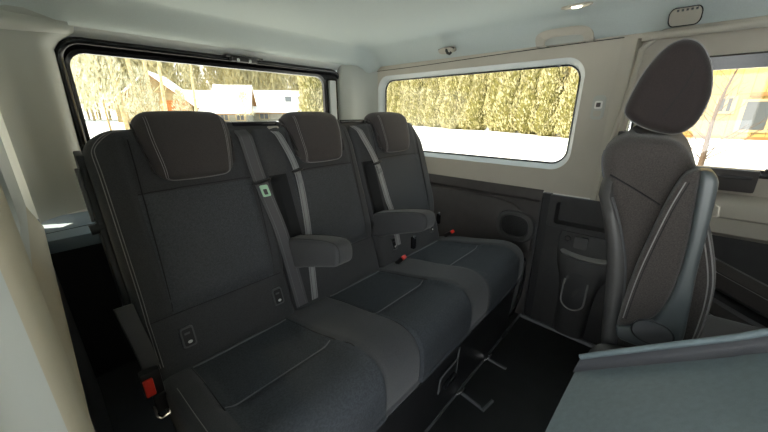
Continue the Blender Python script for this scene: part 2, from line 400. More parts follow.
ring('bezel', [loop_x(E0, 1.693), loop_x(E1, 1.676), loop_x(E2, 1.676), loop_x(E3, 1.688)], 'darkmid', spk, None)
V, Fc = [], []
gl = loop_x(E3, 1.688)
mesh('grille', gl+[(1.682, 0.558, 0.535)], [(i, (i+1) % 32, 32) for i in range(32)], 'black', spk, True)
hp = []
for iy in range(-7, 8):
    for iz in range(-6, 7):
        if (iy*0.0095/0.066)**2+(iz*0.0085/0.052)**2 < 1: hp.append((0.558+iy*0.0095, 0.535+iz*0.0085))
V = []; Fc = []
for (y, z) in hp:
    b = len(V); r = 0.0024
    V += [(1.6815, y-r, z-r), (1.6815, y+r, z-r), (1.6815, y+r, z+r), (1.6815, y-r, z+r), (1.679, y, z)]
    Fc += [(b, b+1, b+4), (b+1, b+2, b+4), (b+2, b+3, b+4), (b+3, b, b+4)]
tag(mesh('grille_bumps', V, Fc, 'dark', spk), kind='stuff')
# black vertical channel and the pillar panel with pocket, socket, switch plate, cup recess
box('channel', (1.712, 0.405, 0.0), (1.74, 0.445, 0.735), 'black', wallR)
box('channel_edge', (1.694, 0.440, 0.0), (1.72, 0.452, 0.735), 'dark', wallR, 0.003)
pl = rrect(0.10, 0.405, 0.0, 0.738, 0.012)
pocket = rrect(0.135, 0.372, 0.592, 0.704, 0.015)
# pillar panel built as upper ring around the pocket plus lower sheet
up_o = rrect(0.06, 0.405, 0.572, 0.738, 0.012)
ring('pillar_panel', [loop_x(up_o, 1.702), loop_x(rrect(0.062, 0.403, 0.574, 0.736, 0.012), 1.697), loop_x(pocket, 1.697), loop_x(rrect(0.142, 0.365, 0.60, 0.697, 0.012), 1.745)], 'dark', wallR, None, True)
box('pillar_panel_lower', (1.700, 0.06, 0.0), (1.75, 0.405, 0.574), 'dark', wallR, 0.006)
# console bulging from the lower panel
con = thing('side_console', (1.70, 0.23, 0.05), 'charcoal side console with socket, blank switch plate and open cup recess', 'console')
cw = [(0.565, 0.330, 0.060, 0.010), (0.53, 0.335, 0.062, 0.022), (0.47, 0.335, 0.065, 0.026), (0.44, 0.330, 0.07, 0.035), (0.40, 0.325, 0.08, 0.045), (0.34, 0.300, 0.115, 0.055), (0.28, 0.288, 0.130, 0.066), (0.18, 0.284, 0.138, 0.072), (0.10, 0.284, 0.138, 0.070), (0.03, 0.280, 0.14, 0.062)]
V = []; Fc = []; nn = 13
for (z, ya, yb, d) in cw:
    for i in range(nn):
        t = i/(nn-1); a = math.pi*t; s = math.sin(a)**0.45 if 0 < t < 1 else 0
        V.append((1.70-d*s, ya+(yb-ya)*(0.5-0.5*math.cos(a)), z))
for a in range(len(cw)-1):
    for i in range(nn-1): Fc.append((a*nn+i, a*nn+i+1, (a+1)*nn+i+1, (a+1)*nn+i))
Fc.append(tuple(range(nn))); Fc.append(tuple(range((len(cw)-1)*nn, len(cw)*nn)))
mesh('body', V, Fc, 'dark', con, True, None, 40)
V = []; Fc = []
for i in range(13):
    t = i/12; y = 0.325-0.255*t; s = math.sin(math.pi*t)**0.45 if 0 < t < 1 else 0
    d = 0.030*s
    V += [(1.696-d, y, 0.482-0.012*math.sin(math.pi*t)), (1.690-d-0.012*s, y, 0.468-0.014*math.sin(math.pi*t)), (1.696-d, y, 0.450-0.012*math.sin(math.pi*t))]
for i in range(12): Fc += [(i*3, i*3+1, i*3+4, i*3+3), (i*3+1, i*3+2, i*3+5, i*3+4)]
mesh('lip', V, Fc, 'silver', con, True, None, 60)
tube('socket_ring', [(1.677, 0.292+0.012*math.cos(a), 0.535+0.012*math.sin(a)) for a in np.linspace(0, 2*math.pi, 16, endpoint=False)], 0.0035, 'black', con, 6, True)
pane('socket_cap', [(1.678, 0.292+0.010*math.cos(a), 0.535+0.010*math.sin(a)) for a in np.linspace(0, 2*math.pi, 16, endpoint=False)], (0.012, 0, 0), 'darkbrown', con)
pane('switch_plate', loop_x(rrect(0.206, 0.262, 0.498, 0.556, 0.008), 1.668), (0.02, 0, 0), 'darkmid', con)
cup = rrect(0.165, 0.265, 0.19, 0.38, 0.049)
cupl = [(1.634+0.012*(p[1] > 0.30), p[0], p[1]) for p in cup]
U = [(y, z) for (y, z) in cup]
def cup_x(y, z): return 1.627 + 0.32*(max(0, abs(y-0.212)-0.01)**1.3) + (0.02 if z > 0.33 else 0.0)*smooth01(0.30, 0.38, z)
rim = [(cup_x(y, z), y, z) for (y, z) in U if z < 0.345]
rim.sort(key=lambda p: math.atan2(p[1]-0.215, -(p[2]-0.30)))
tube('cup_rim', rim, 0.0045, 'silver', con, 6)
ring('cup_hollow', [[(cup_x(y, z)-0.001, y, z) for (y, z) in U], [(cup_x(y, z)-0.0015, 0.215+(y-0.215)*0.9, 0.285+(z-0.285)*0.92) for (y, z) in U]], 'black', con, None, True)
# belt height adjuster on the pillar
adj = thing('belt_adjuster', (1.69, 0.277, 1.145), 'pale oblong belt height adjuster with square button on light pillar', 'adjuster')
pane('plate', loop_x(rrect(0.252, 0.300, 1.095, 1.195, 0.018), 1.690), (0.012, 0, 0), 'pillar', adj)
pane('button', loop_x(rrect(0.262, 0.290, 1.140, 1.172, 0.006), 1.684), (0.008, 0, 0), 'white', adj)
pane('symbol', loop_x(rrect(0.268, 0.284, 1.147, 1.165, 0.003), 1.6835), (0.001, 0, 0), 'darkbrown', adj)
pane('slider', loop_x(rrect(0.262, 0.290, 1.108, 1.132, 0.006), 1.687), (0.005, 0, 0), 'trim', adj)
# pillar in front of the window and the door arch trim
extrude_strip('pillar_trim', [(XF, 0.237), (XF-0.004, 0.215), (XF-0.001, 0.19), (XF+0.03, 0.175), (XF+0.035, 0.10)], 'z', 0.738, 1.405, 'trim', wallR, None, 0, True, 40)
arch = []
for t in np.linspace(0, 1, 20): arch.append((XF-0.004, 0.205-0.035*math.sin(t*math.pi/2)**4 if t < 1 else 0.17, 0.74+0.62*t))
for a in np.linspace(0, math.pi/2, 8): arch.append((XF-0.004, 0.170-0.05*math.sin(a)-0.002, 1.36+0.05*(math.sin(a))))
arch += [(XF-0.004, y, 1.412) for y in (0.05, -0.3, -1.0)]
tube('door_arch_trim', arch, 0.010, 'trim', wallR, 8)
# --- far sliding door with its own window
door = struct(thing('door_1', (1.75, -0.4, 0.0), None, None))
XD = 1.755
dl = rrect(-1.35, 0.20, 0.80, 1.42, 0.01); d1 = rrect(-1.22, 0.085, 0.905, 1.315, 0.05); d2 = rrect(-1.19, 0.060, 0.925, 1.272, 0.045)
ring('window_frame', [loop_x(dl, XD), loop_x(rrect(-1.23, 0.095, 0.895, 1.322, 0.05), XD), loop_x(d1, XD-0.012), loop_x(d2, XD-0.008), loop_x(d2, XD+0.01)], ['trim', 'blackgloss'], door, [0, 1, 1, 1])
win2 = struct(thing('window_2', (XD, -0.5, 0.9), None, None))
pane1('pane', loop_x(rrect(-1.2, 0.07, 0.915, 1.28, 0.045), XD+0.008), 'glass_rear', win2)
extrude_strip('upper_trim', [(XD, 0.83), (XD-0.03, 0.82), (XD-0.045, 0.79), (XD-0.045, 0.745), (XD-0.035, 0.738), (XD-0.035, 0.68), (XD-0.005, 0.66)], 'y', -1.35, 0.18, 'trim', door)
extrude_strip('lower_trim', [(XD-0.005, 0.66), (XD-0.01, 0.0)], 'y', -1.35, 0.20, 'dark', door)
box('latch_housing', (XD-0.045, -0.25, 0.845), (XD, -0.02, 0.925), 'darkbrown', door, 0.006)
box('latch_slot', (XD-0.052, -0.235, 0.892), (XD-0.044, -0.04, 0.904), 'black', door, 0.002)
for q in range(4): tube('blind_fold', [(XD-0.02, -0.26-0.02*q, 0.925-0.02*q), (XD-0.028, -0.36, 0.915-0.022*q), (XD-0.02, -0.6, 0.91-0.02*q)], 0.009, 'darkbrown', door, 6)
tube('rail_bar', [(XF-0.012, 0.175, 1.400), (XF-0.012, -1.3, 1.400)], 0.014, 'trim', door, 10)
for (za, zb, xo) in ((0.655, 0.545, 0.10), (0.50, 0.40, 0.13), (0.36, 0.16, 0.10)):
    cpp = [(XD-0.01, za-0.01), (XD-xo*0.7, za), (XD-xo, za-0.03), (XD-xo, zb+0.02), (XD-xo*0.7, zb), (XD-0.01, zb)]
    V = []; Fc = []; kk = len(cpp); yy = np.linspace(0.06, -1.2, 16)
    for y in yy:
        dz = -0.32*smooth01(0.06, -0.6, y)*0.6
        V += [(px, y, pz+dz) for (px, pz) in cpp]
    Fc = [(a*kk+i, a*kk+(i+1) % kk, (a+1)*kk+(i+1) % kk, (a+1)*kk+i) for a in range(len(yy)-1) for i in range(kk)]
    pd = mesh('padded_ledge', V, Fc, 'fabric_brown', door, True, None, 40)
    tube('stitching', [(XD-xo-0.0005, y, za-0.036-0.32*smooth01(0.06, -0.6, y)*0.6) for y in yy], 0.0016, 'stitch', pd, 4)
# --- rear: pillars, header, tailgate
wallB = struct(thing('wall_back', (0.8, YR, 0.0), None, None))
extrude_strip('corner_pillar', catmull([(1.475, 1.745), (1.480, 1.705), (1.53, 1.675), (1.60, 1.665), (1.655, 1.645), (1.690, 1.605), (1.705, 1.58)], 36, False).tolist(), 'z', 0.60, 1.46, 'pillar', wallB)
cpn = catmull([(0.148, 1.745), (0.142, 1.71), (0.112, 1.665), (0.06, 1.632), (0.01, 1.60), (-0.022, 1.56), (-0.03, 1.53)], 36, False)
V = []; Fc = []; zz = np.linspace(0.765, 1.46, 24); kk = len(cpn)
for z in zz:
    t = (z-0.765)/0.695; xo = -0.016*(1-t) + 0.085*smooth01(1.345, 1.425, z)
    for (x, y) in cpn:
        wgt = smooth01(-0.02, 0.17, x); V.append((x+xo*wgt, y, z))
for a in range(len(zz)-1):
    for i in range(kk-1): Fc.append((a*kk+i, a*kk+i+1, (a+1)*kk+i+1, (a+1)*kk+i))
mesh('corner_pillar', V, Fc, 'pillar', wallB, True, None, 60)
# collar piece where pillar and headliner meet
ccp = [(-0.04, 1.50), (0.02, 1.57), (0.10, 1.615), (0.19, 1.655)]
cc = catmull(ccp, 20, False)
V = []
for (x, y) in cc: V += [(x, y-0.012, 1.412+0.05*max(0, x)), (x, y-0.022, 1.392+0.08*max(0, x)), (x, y-0.014, 1.368+0.13*max(0, x)), (x, y+0.02, 1.362+0.14*max(0, x))]
Fc = [(a*4+i, a*4+i+1, a*4+5+i, a*4+4+i) for a in range(len(cc)-1) for i in range(3)]
mesh('pillar_collar', V, Fc, 'pillar', wallB, True, None, 60)
# header strip above the tailgate seal
extrude_strip('header_trim', [(1.685, 1.455), (1.69, 1.432), (1.72, 1.408), (1.738, 1.392), (1.77, 1.386)], 'x', -0.05, 1.72, 'trimcool', wallB)
def loop_y(l, y): return [(p[0], y, p[1]) for p in l]
t0 = rrect(0.150, 1.490, 0.50, 1.388, 0.075); t1 = rrect(0.170, 1.470, 0.52, 1.372, 0.068)
tube('tailgate_seal', loop_y(rrect(0.150, 1.495, 0.50, 1.380, 0.075), 1.738), 0.013, 'blackgloss', wallB, 8, True)
tg = struct(thing('door_2', (0.8, 1.78, 0.5), None, None))
ti = rrect(0.166, 1.382, 0.845, 1.354, 0.062); tj = rrect(0.177, 1.368, 0.858, 1.340, 0.056)
ring('tailgate_frame', [loop_y(rrect(0.12, 1.50, 0.30, 1.40, 0.07), 1.765), loop_y(rrect(0.155, 1.40, 0.82, 1.368, 0.07), 1.760), loop_y(ti, 1.748), loop_y(tj, 1.752), loop_y(tj, 1.772)], 'blackgloss', tg)
win3 = struct(thing('window_3', (0.8, 1.77, 0.85), None, None))
pane1('pane', loop_y(rrect(0.165, 1.38, 0.85, 1.35, 0.06), 1.768), 'glass_rear', win3)
hl = [(0.20+1.2*0, 0)]
for k in range(9):
    z = 0.90+0.045*k
    tube('heating_wire', [(0.18, 1.7665, z), (1.366, 1.7665, z)], 0.0005, 'brownwood', win3, 4)
struct(box('tailgate_skin', (-0.2, 1.80, -0.1), (1.9, 1.83, 0.84), 'white'))
struct(box('tailgate_lower_trim', (0.14, 1.74, 0.0), (1.50, 1.80, 0.50), 'black'))
struct(box('body_corner', (1.49, 1.76, 0.0), (1.85, 1.80, 1.56), 'white')); struct(box('body_corner', (-0.2, 1.76, 0.0), (0.15, 1.80, 1.56), 'white'))
struct(box('rear_rail', (-0.1, 1.76, 1.395), (1.8, 1.82, 1.56), 'white'))
# light vertical strip between glass gasket and seal on the far side
box('tailgate_side_trim', (1.405, 1.735, 0.70), (1.455, 1.758, 1.325), 'trimcool', tg, 0.004)
# tailgate striker above the glass
lk = thing('tailgate_latch', (0.80, 1.72, 1.385), 'small dark metal tailgate latch with two rollers above the rear window', 'latch')
box('cover', (0.74, 1.69, 1.385), (0.93, 1.735, 1.393), 'blackgloss', lk, 0.003)
box('bracket', (0.77, 1.695, 1.368), (0.90, 1.735, 1.386), 'black', lk, 0.003)
for x in (0.80, 0.86): tube('roller', [(x, 1.692, 1.374), (x, 1.73, 1.374)], 0.008, 'chrome', lk, 8)
# --- near side wall: light trim with deep sill, dark lower panel
wallL = struct(thing('wall_left', (XN, 0.9, 0.0), None, None))
extrude_strip('lower_panel', [(-0.03, 0.0), (-0.035, 0.5), (-0.040, 0.742)], 'y', 0.22, 1.60, 'black', wallL)
extrude_strip('sill_trim', [(-0.045, 0.735), (-0.030, 0.738), (-0.026, 0.748), (-0.034, 0.775), (-0.046, 0.815), (-0.049, 0.828)], 'y', 0.20, 1.56, 'cream', wallL)
wl = rrect(0.20, 1.56, 0.828, 1.42, 0.004); wm = rrect(0.30, 1.20, 0.862, 1.34, 0.08); wn = rrect(0.33, 1.17, 0.892, 1.312, 0.06)
ring('window_surround', [[(-0.049-0.0*p[1], p[0], p[1]) for p in wl], loop_x(wm, -0.056), loop_x(wn, -0.100)], ['trimcool', 'trimcool'], wallL)
tube('window_gasket', loop_x(rrect(0.332, 1.168, 0.894, 1.310, 0.060), -0.101), 0.005, 'blackgloss', wallL, 6, True)
win4 = struct(thing('window_4', (-0.105, 0.9, 0.9), None, None))
pane1('pane', loop_x(rrect(0.31, 1.19, 0.87, 1.33, 0.06), -0.106), 'glass_rear', win4)
extrude_strip('cant_trim', [(-0.05, 1.42), (-0.06, 1.50)], 'y', 0.2, 1.6, 'trim', wallL)
struct(box('luggage_corner', (-0.12, 1.70, 0.0), (0.20, 1.74, 0.66), 'black'))
extrude_strip('door_jamb', [(-0.060, 0.33), (-0.030, 0.318), (-0.016, 0.295), (-0.017, 0.262), (-0.024, 0.245), (-0.034, 0.235), (-0.060, 0.20)], 'z', 0.0, 1.42, ['cream', 'trimcool'], wallL, [0, 0, 0, 0, 1, 1])
struct(box('body_side', (-0.17, 0.20, -0.1), (-0.14, 1.9, 0.84), 'white'))
struct(box('body_pillar', (-0.17, 0.17, 0.0), (-0.055, 0.20, 1.56), 'white'))
struct(box('body_cant_rail', (-0.20, -2.5, 1.40), (-0.11, 1.9, 1.56), 'white'))
struct(box('body_cant_rail', (1.79, -2.5, 1.40), (1.88, 1.9, 1.56), 'white'))
# the open sliding door of the near side, slid back along the outside of the body; unseen, added to keep sun off the cushion
sdoor = struct(thing('door_3', (-0.25, 0.85, 0.0), None, None))
sl0 = rrect(0.12, 1.72, -0.05, 1.46, 0.05); sl1 = rrect(0.26, 1.58, 0.90, 1.34, 0.06)
ring('outer_skin', [loop_x(sl0, -0.22), loop_x(sl0, -0.27), loop_x(sl1, -0.27), loop_x(sl1, -0.235), loop_x(sl0, -0.22)], 'white', sdoor)
pane1('pane', loop_x(rrect(0.25, 1.59, 0.89, 1.35, 0.06), -0.25), 'glass_sunblock', sdoor)
# front of the van: bulk below a clear windscreen, a front door post and two added light blocks
struct(box('dashboard', (-0.05, -2.55, 0.0), (1.75, -2.2, 0.86), 'dark', None, 0.02))
win5 = struct(thing('window_5', (0.85, -2.4, 0.9), None, None))
mesh('pane', [(-0.05, -2.55, 0.88), (1.75, -2.55, 0.88), (1.70, -2.0, 1.50), (0.0, -2.0, 1.50)], [(0, 1, 2, 3)], 'glass_clear', win5)
struct(box('wall_light_block', (-0.05, -1.50, 0.0), (1.75, -1.45, 1.54), 'dark'))  # added bulkhead out of view, shuts out light from the windscreen
struct(box('unseen_body_post', (-0.15, -1.10, 0.0), (-0.07, -0.40, 1.56), 'trim'))  # wide panel added out of view to narrow the door opening and cut daylight
struct(box('unseen_body_post', (1.75, -1.42, 0.0), (1.85, -1.34, 1.56), 'white'))
struct(box('front_door_panel', (-0.15, -2.3, 0.0), (-0.08, -1.10, 0.84), 'dark')); struct(box('front_door_panel', (1.77, -2.3, 0.0), (1.85, -1.42, 0.84), 'dark'))
# ledge and dark luggage bay side under the near pillar
lg = struct(box('side_ledge', (-0.09, 1.41, 0.690), (0.148, 1.76, 0.735), 'ledge', None, 0.006))
tube('ledge_groove', [(-0.03, 1.505, 0.7355), (0.14, 1.530, 0.7355)], 0.0012, 'seam', lg, 4)

# --- floor details: sill trims, rails, anchors
def flat_path(name, pts, wd, h, mats, parent):
    V = []; Fc = []
    P = [Vector(p) for p in pts]
    for i, p in enumerate(P):
        t = (P[min(i+1, len(P)-1)]-P[max(i-1, 0)]).normalized(); s = Vector((-t.y, t.x, 0))*wd/2
        V += [p-s, p-s*0.6+Vector((0, 0, h)), p+s*0.6+Vector((0, 0, h)), p+s]
    for i in range(len(P)-1):
        for k in range(3): Fc.append((i*4+k, i*4+k+1, i*4+5+k, i*4+4+k))
    Fc += [(0, 1, 2, 3), tuple((len(P)-1)*4+k for k in range(4))]
    return mesh(name, V, Fc, mats, parent, False)
tm = struct(flat_path('trim_1', [(1.700, 0.46, 0.0), (1.690, 0.30, 0.0), (1.675, 0.0, 0.0), (1.675, -0.8, 0)], 0.03, 0.012, 'greyplastic', None))
for (x, ) in ((1.245,), (0.985,)):
    rl = thing('floor_anchor', (x, 0.42, 0), 'dark floor anchor slot with raised rim near %s' % ('the far end of the bench' if x > 1.1 else 'the pull handle of the bench'), 'anchor')
    flat_path('rim', [(x, 0.455, 0.0), (x-0.012, 0.36, 0.0), (x-0.02, 0.345, 0), (x+0.05, 0.335, 0)] if x < 1.1 else [(x, 0.455, 0.0), (x-0.005, 0.36, 0.0)], 0.014, 0.008, 'greyplastic', rl)
    tube('striker', [(x-0.02, 0.455, 0.004), (x-0.012, 0.440, 0.022), (x+0.012, 0.440, 0.022), (x+0.02, 0.455, 0.004)], 0.005, 'chrome', rl, 6)
flat_path('mat_edge', [(0.30, 0.462, 0.0), (1.69, 0.462, 0.0)], 0.012, 0.010, 'greyplastic', floor)
flat_path('mat_seam', [(0.72, 0.455, 0.0), (0.66, 0.20, 0.0), (0.60, -0.3, 0)], 0.012, 0.005, 'dark', floor)

# ================================================================== BENCH SEAT
bench = thing('bench_seat', (0.8, 0.75, 0.0), 'black fabric three-seat rear bench with armrests and pale stitching', 'bench seat')
BP = [(0.885, 0.445), (0.905, 0.52), (0.930, 0.60), (0.965, 0.72), (1.000, 0.83), (1.035, 0.94), (1.060, 1.02), (1.076, 1.060), (1.105, 1.078), (1.150, 1.072), (1.175, 1.04), (1.165, 0.95), (1.10, 0.72), (1.02, 0.46), (0.95, 0.42), (0.90, 0.42)]
SEATS = [(0.088, 0.512, 0.305, 0.165, 0.470), (0.518, 0.962, 0.755, 0.625, 0.915), (0.968, 1.470, 1.205, 1.075, 1.400)]   # x0 x1 centre seamL seamR
SLOTS = [None, (0.540, 0.600), (0.985, 1.045)]
BACK = []
def back_disp(x0, x1, sl, sr, slot):
    def f(x, y, z, nn):
        if nn[1] > 0.85 or nn[0] > -0.3: return 0.0
        d = 0.0
        if z > 0.60:
            wl = max(gauss(x-x0-0.02, 0.06), gauss(x-x1+0.02, 0.05))
            d += 0.012*wl*smooth01(0.58, 0.68, z)*smooth01(1.06, 0.98, z)
            d += 0.010*smooth01(0.597, 0.63, z)*smooth01(x0+0.03, x0+0.10, x)*smooth01(x1-0.02, x1-0.08, x)
        d -= 0.006*gauss(z-0.592, 0.008)
        if z > 0.59: d -= 0.004*max(gauss(x-sl, 0.005), gauss(x-sr, 0.005))
        d -= 0.003*gauss(z-0.912, 0.005)*(1 if sl < x < sr else 0)
        if slot and slot[0] < x < slot[1] and 0.60 < z < 0.91: d -= 0.05
        return d
    return f
for i, (x0, x1, cx, sl, sr) in enumerate(SEATS):
    slot = SLOTS[i]
    def bsh(x, y, z, i=i, x0=x0, x1=x1):
        d = (x-x0) if i == 0 else ((x1-x) if i == 2 else 1.0)
        if d < 0.08: z -= 0.045*(1-max(d, 0)/0.08)**2*smooth01(0.93, 1.07, z)
        return (x, y, z)
    L = Loft(BP, x0, x1, 0.022, 120, 0.0075, back_disp(x0, x1, sl, sr, slot), shift=bsh); BACK.append(L)
    def mf(x, y, z, sl=sl, sr=sr, slot=slot):
        if slot and slot[0]-0.004 < x < slot[1]+0.004 and 0.597 < z < 0.915 and y < 1.06 and y < 0.90+(z-0.45)*0.33+0.05: return 2
        return 1 if (sl < x < sr and 0.597 < z < 0.912 and y < 0.93+(z-0.45)*0.33) else 0
    b = L.build('backrest', ['fabric', 'fabric_mid', 'seam'], bench, mf)
    iz = lambda z: L.find(1, z, 0, 52)
    # seams
    paths = []
    for xx in (sl, sr):
        if slot and abs(xx-slot[1]) < 0.0: continue
        paths.append([L.pt(xx+0.014*((z-0.6)/0.45), iz(z), 0.0006) for z in np.linspace(0.60, 1.05, 24)])
    paths.append([L.pt(x, iz(0.912+0.006*math.sin((x-x0)*6)), 0.0006) for x in np.linspace(sl, sr, 20)])
    paths.append([L.pt(x, iz(0.592), 0.001) for x in np.linspace(x0+0.02, x1-0.02, 24)])
    tubes('seam', paths, 0.0014, 'seam', b, 5)
    if i == 0:
        dbl = []
        for off in (0.0, 0.006):
            p = [L.pt(x0+0.014+off, iz(z), 0.0012) for z in np.linspace(0.475, 1.045, 48)]
            for a in np.linspace(0.1, 1, 12):
                p.append(L.pt(x0+0.014+off+0.10*a*a, iz(1.045)+(a**0.6)*4.0*(1 if off == 0 else 0.8), 0.0012))
            dbl.append(p)
        tubes('stitching', dbl, 0.0011, 'stitch', b, 5)
    if i == 2:
        tubes('stitching', [[L.pt(x1-0.016, iz(z), 0.0012) for z in np.linspace(0.50, 1.04, 30)]], 0.0009, 'piping', b, 5)
    # child seat anchor tags in the lower roll
    for xx in {0: (0.180, 0.458), 1: (), 2: (1.075, 1.395)}[i]:
        ii = iz(0.522); c = Vector(L.pt(xx, ii)); t = (Vector(L.pt(xx, ii+2))-c).normalized(); n_ = Vector((1, 0, 0)).cross(t).normalized()
        if n_.y > 0: n_ = -n_
        def P3(u, v, w): return c+Vector((1, 0, 0))*u+t*v+n_*w
        tgp = mesh('anchor_bezel', [P3(u, v, -0.003) for (u, v) in rrect(-0.018, 0.018, -0.030, 0.030, 0.008)]+[P3(u, v, 0.006) for (u, v) in rrect(-0.017, 0.017, -0.029, 0.029, 0.008)],
             [(k, (k+1) % 56, 56+(k+1) % 56, 56+k) for k in range(56)]+[tuple(range(56, 112))], 'greyplastic', b, True, None, 40)
        mesh('anchor_slot', [P3(u, v, 0.0065) for (u, v) in rrect(-0.013, 0.013, -0.024, 0.024, 0.005)], [tuple(range(56))], 'black', tgp)
        mesh('anchor_mark', [P3(u, v, 0.0072) for (u, v) in rrect(-0.008, 0.006, 0.008, 0.014, 0.001)], [tuple(range(56))], 'greyplastic', tgp)
        mesh('anchor_symbol', [P3(0.001+0.006*math.cos(a), -0.014+0.0045*math.sin(a), 0.0072) for a in np.linspace(0, 2*math.pi, 12, endpoint=False)], [tuple(range(12))], 'white', tgp)
# headrests
HP = [(1.002, 0.955), (1.000, 0.988), (1.012, 1.035), (1.030, 1.085), (1.050, 1.112), (1.085, 1.122), (1.120, 1.116), (1.140, 1.098), (1.135, 1.075), (1.095, 1.050), (1.060, 1.000), (1.045, 0.962), (1.025, 0.945)]
for i, (x0, x1, cx, sl, sr) in enumerate(SEATS):
    cx = (0.318, 0.768, 1.218)[i]
    def shift(x, y, z, cx=cx):
        k = 1.0-0.13*smooth01(1.08, 0.94, z); return (cx+(x-cx)*k, y, z)
    L = Loft(HP, cx-0.121, cx+0.121, 0.042, 84, 0.012, lambda x, y, z, nn, cx=cx: 0.006*math.cos(min(1, abs(x-cx)/0.13)*math.pi/2), shift=shift)
    h = L.build('headrest', 'fabric_head', bench)
    # stitched outline following the front face
    ia = L.find(1, 1.112, 0, 30); ib = L.find(1, 0.952, 0, 12)
    for off in (0.0, 0.005):
        p = []
        xl, xr = cx-0.093-off, cx+0.093+off
        for t in np.linspace(0, 1, 20): p.append(L.pt(xl, ia+(ib-ia)*t, 0.0012))
        for a in np.linspace(0, math.pi/2, 8)[1:]: p.append(L.pt(xl+0.03*(1-math.cos(a)), ib-1.5*math.sin(a)-off*100*math.sin(a), 0.0012))
        for x in np.linspace(xl+0.03, xr-0.03, 14): p.append(L.pt(x, ib-1.5-off*100, 0.0012))
        for a in np.linspace(math.pi/2, 0, 8)[:-1]: p.append(L.pt(xr-0.03*(1-math.cos(a)), ib-1.5*math.sin(a)-off*100*math.sin(a), 0.0012))
        for t in np.linspace(1, 0, 20): p.append(L.pt(xr, ia+(ib-ia)*t, 0.0012))
        tube('stitching', p, 0.0008, 'stitch', h, 5)
    for sgn in (-1, 1): tube('post', [(cx+sgn*0.06, 1.115, 1.06), (cx+sgn*0.06, 1.105, 1.105)], 0.006, 'chrome', h, 8)
# belt guide housings along the top, pale clip
for (xa, xb) in ((0.445, 0.640), (0.905, 1.085)):
    hp_ = box('belt_guide', (xa, 1.085, 1.045), (xb, 1.165, 1.094), 'dark', bench, 0.012)
    box('guide_slot', (xa+0.02, 1.080, 1.080), (xb-0.02, 1.130, 1.0945), 'blackgloss', hp_, 0.004)
box('release_tab', (0.585, 1.075, 1.060), (0.625, 1.110, 1.078), 'trim', bench, 0.004)
# side shield and release pin on the near side of the backrest
prism('side_shield', [(0.074, y, z) for (y, z) in [(0.93, 0.50), (1.03, 0.80), (1.10, 1.02), (1.14, 1.03), (1.15, 0.98), (1.07, 0.72), (1.0, 0.48)]], (0.016, 0, 0), 'black', bench, 0.004)
prism('side_bracket', [(0.066, y, z) for (y, z) in [(1.06, 0.86), (1.10, 0.99), (1.12, 0.985), (1.085, 0.85)]], (0.008, 0, 0), 'greyplastic', bench, 0.002)
tube('release_pin', [(0.058, 1.055, 0.838), (0.100, 1.055, 0.842)], 0.0135, 'black', bench, 12)
# cushions
CP = [(0.935, 0.410), (0.90, 0.436), (0.80, 0.448), (0.68, 0.466), (0.57, 0.488), (0.50, 0.498), (0.458, 0.486), (0.434, 0.452), (0.428, 0.395), (0.432, 0.345), (0.45, 0.322), (0.70, 0.310), (0.93, 0.31), (0.945, 0.36)]
PANELS = [(0.315, 0.150), (0.795, 0.145), (1.270, 0.150)]
CX0, CX1 = 0.090, 1.530
def pan_edges(c, hw, y): k = 0.022*smooth01(0.80, 0.46, y); return c-hw-k*0.4, c+hw+k
def cush_disp(x, y, z, nn):
    if nn[1] < -0.3: return 0.0
    d = 0.016*smooth01(0.93, 0.76, y)*smooth01(0.43, 0.56, y)
    for (c, hw) in PANELS:
        xl, xr = pan_edges(c, hw, y); ins = smooth01(xl-0.012, xl+0.030, x)*smooth01(xr+0.012, xr-0.030, x)
        d -= 0.018*ins*smooth01(0.93, 0.76, y)*smooth01(0.43, 0.56, y)
        if y < 0.88: d -= 0.0035*max(gauss(x-xl, 0.005), gauss(x-xr, 0.005))
        if xl < x < xr:
            d -= 0.006*gauss(y-0.640, 0.007)
            if y < 0.62: d += 0.004*smooth01(0.645, 0.60, y)
    return d
LC = Loft(CP, CX0, CX1, 0.026, 150, 0.0075, cush_disp)
def cush_mat(x, y, z):
    if y > 0.875 or (z < 0.40 and y > 0.5) or z < 0.325: return 0
    for (c, hw) in PANELS:
        xl, xr = pan_edges(c, hw, y)
        if xl < x < xr: return 1
    return 0
cu = LC.build('cushion', ['fabric', 'fabric_seat'], bench, cush_mat)
iyc = lambda y: LC.find(0, y, 1, 60)
inose = LC.find(1, 0.335, 30, 75)
for (c, hw) in PANELS:
    for sd_ in (0, 1):
        P = []
        for q in np.linspace(iyc(0.875), inose, 40):
            yq = float(np.interp(q, range(LC.n), LC.P[:, 0])); P.append(LC.pt(pan_edges(c, hw, yq)[sd_], q, 0.0006))
        tube('seam', P, 0.0013, 'seam', cu, 5)
    for yy_ in (0.640, 0.872):
        xl, xr = pan_edges(c, hw, yy_)
        tube('piping', [LC.pt(x, iyc(yy_), 0.001) for x in np.linspace(xl+0.004, xr-0.004, 20)], 0.0024, 'piping', cu, 6)
tube('stitching', [LC.pt(CX0+0.022, iyc(y), 0.001) for y in np.linspace(0.80, 0.47, 24)]+[LC.pt(CX0+0.022+q*q*0.012+0.01*q, iyc(0.47)+2.5*math.sin(q), 0.001) for q in np.linspace(0.1, 1.5, 6)]+[LC.pt(x, iyc(0.47)+2.5, 0.001) for x in np.linspace(CX0+0.075, CX0+0.12, 5)], 0.0010, 'stitch', cu, 5)
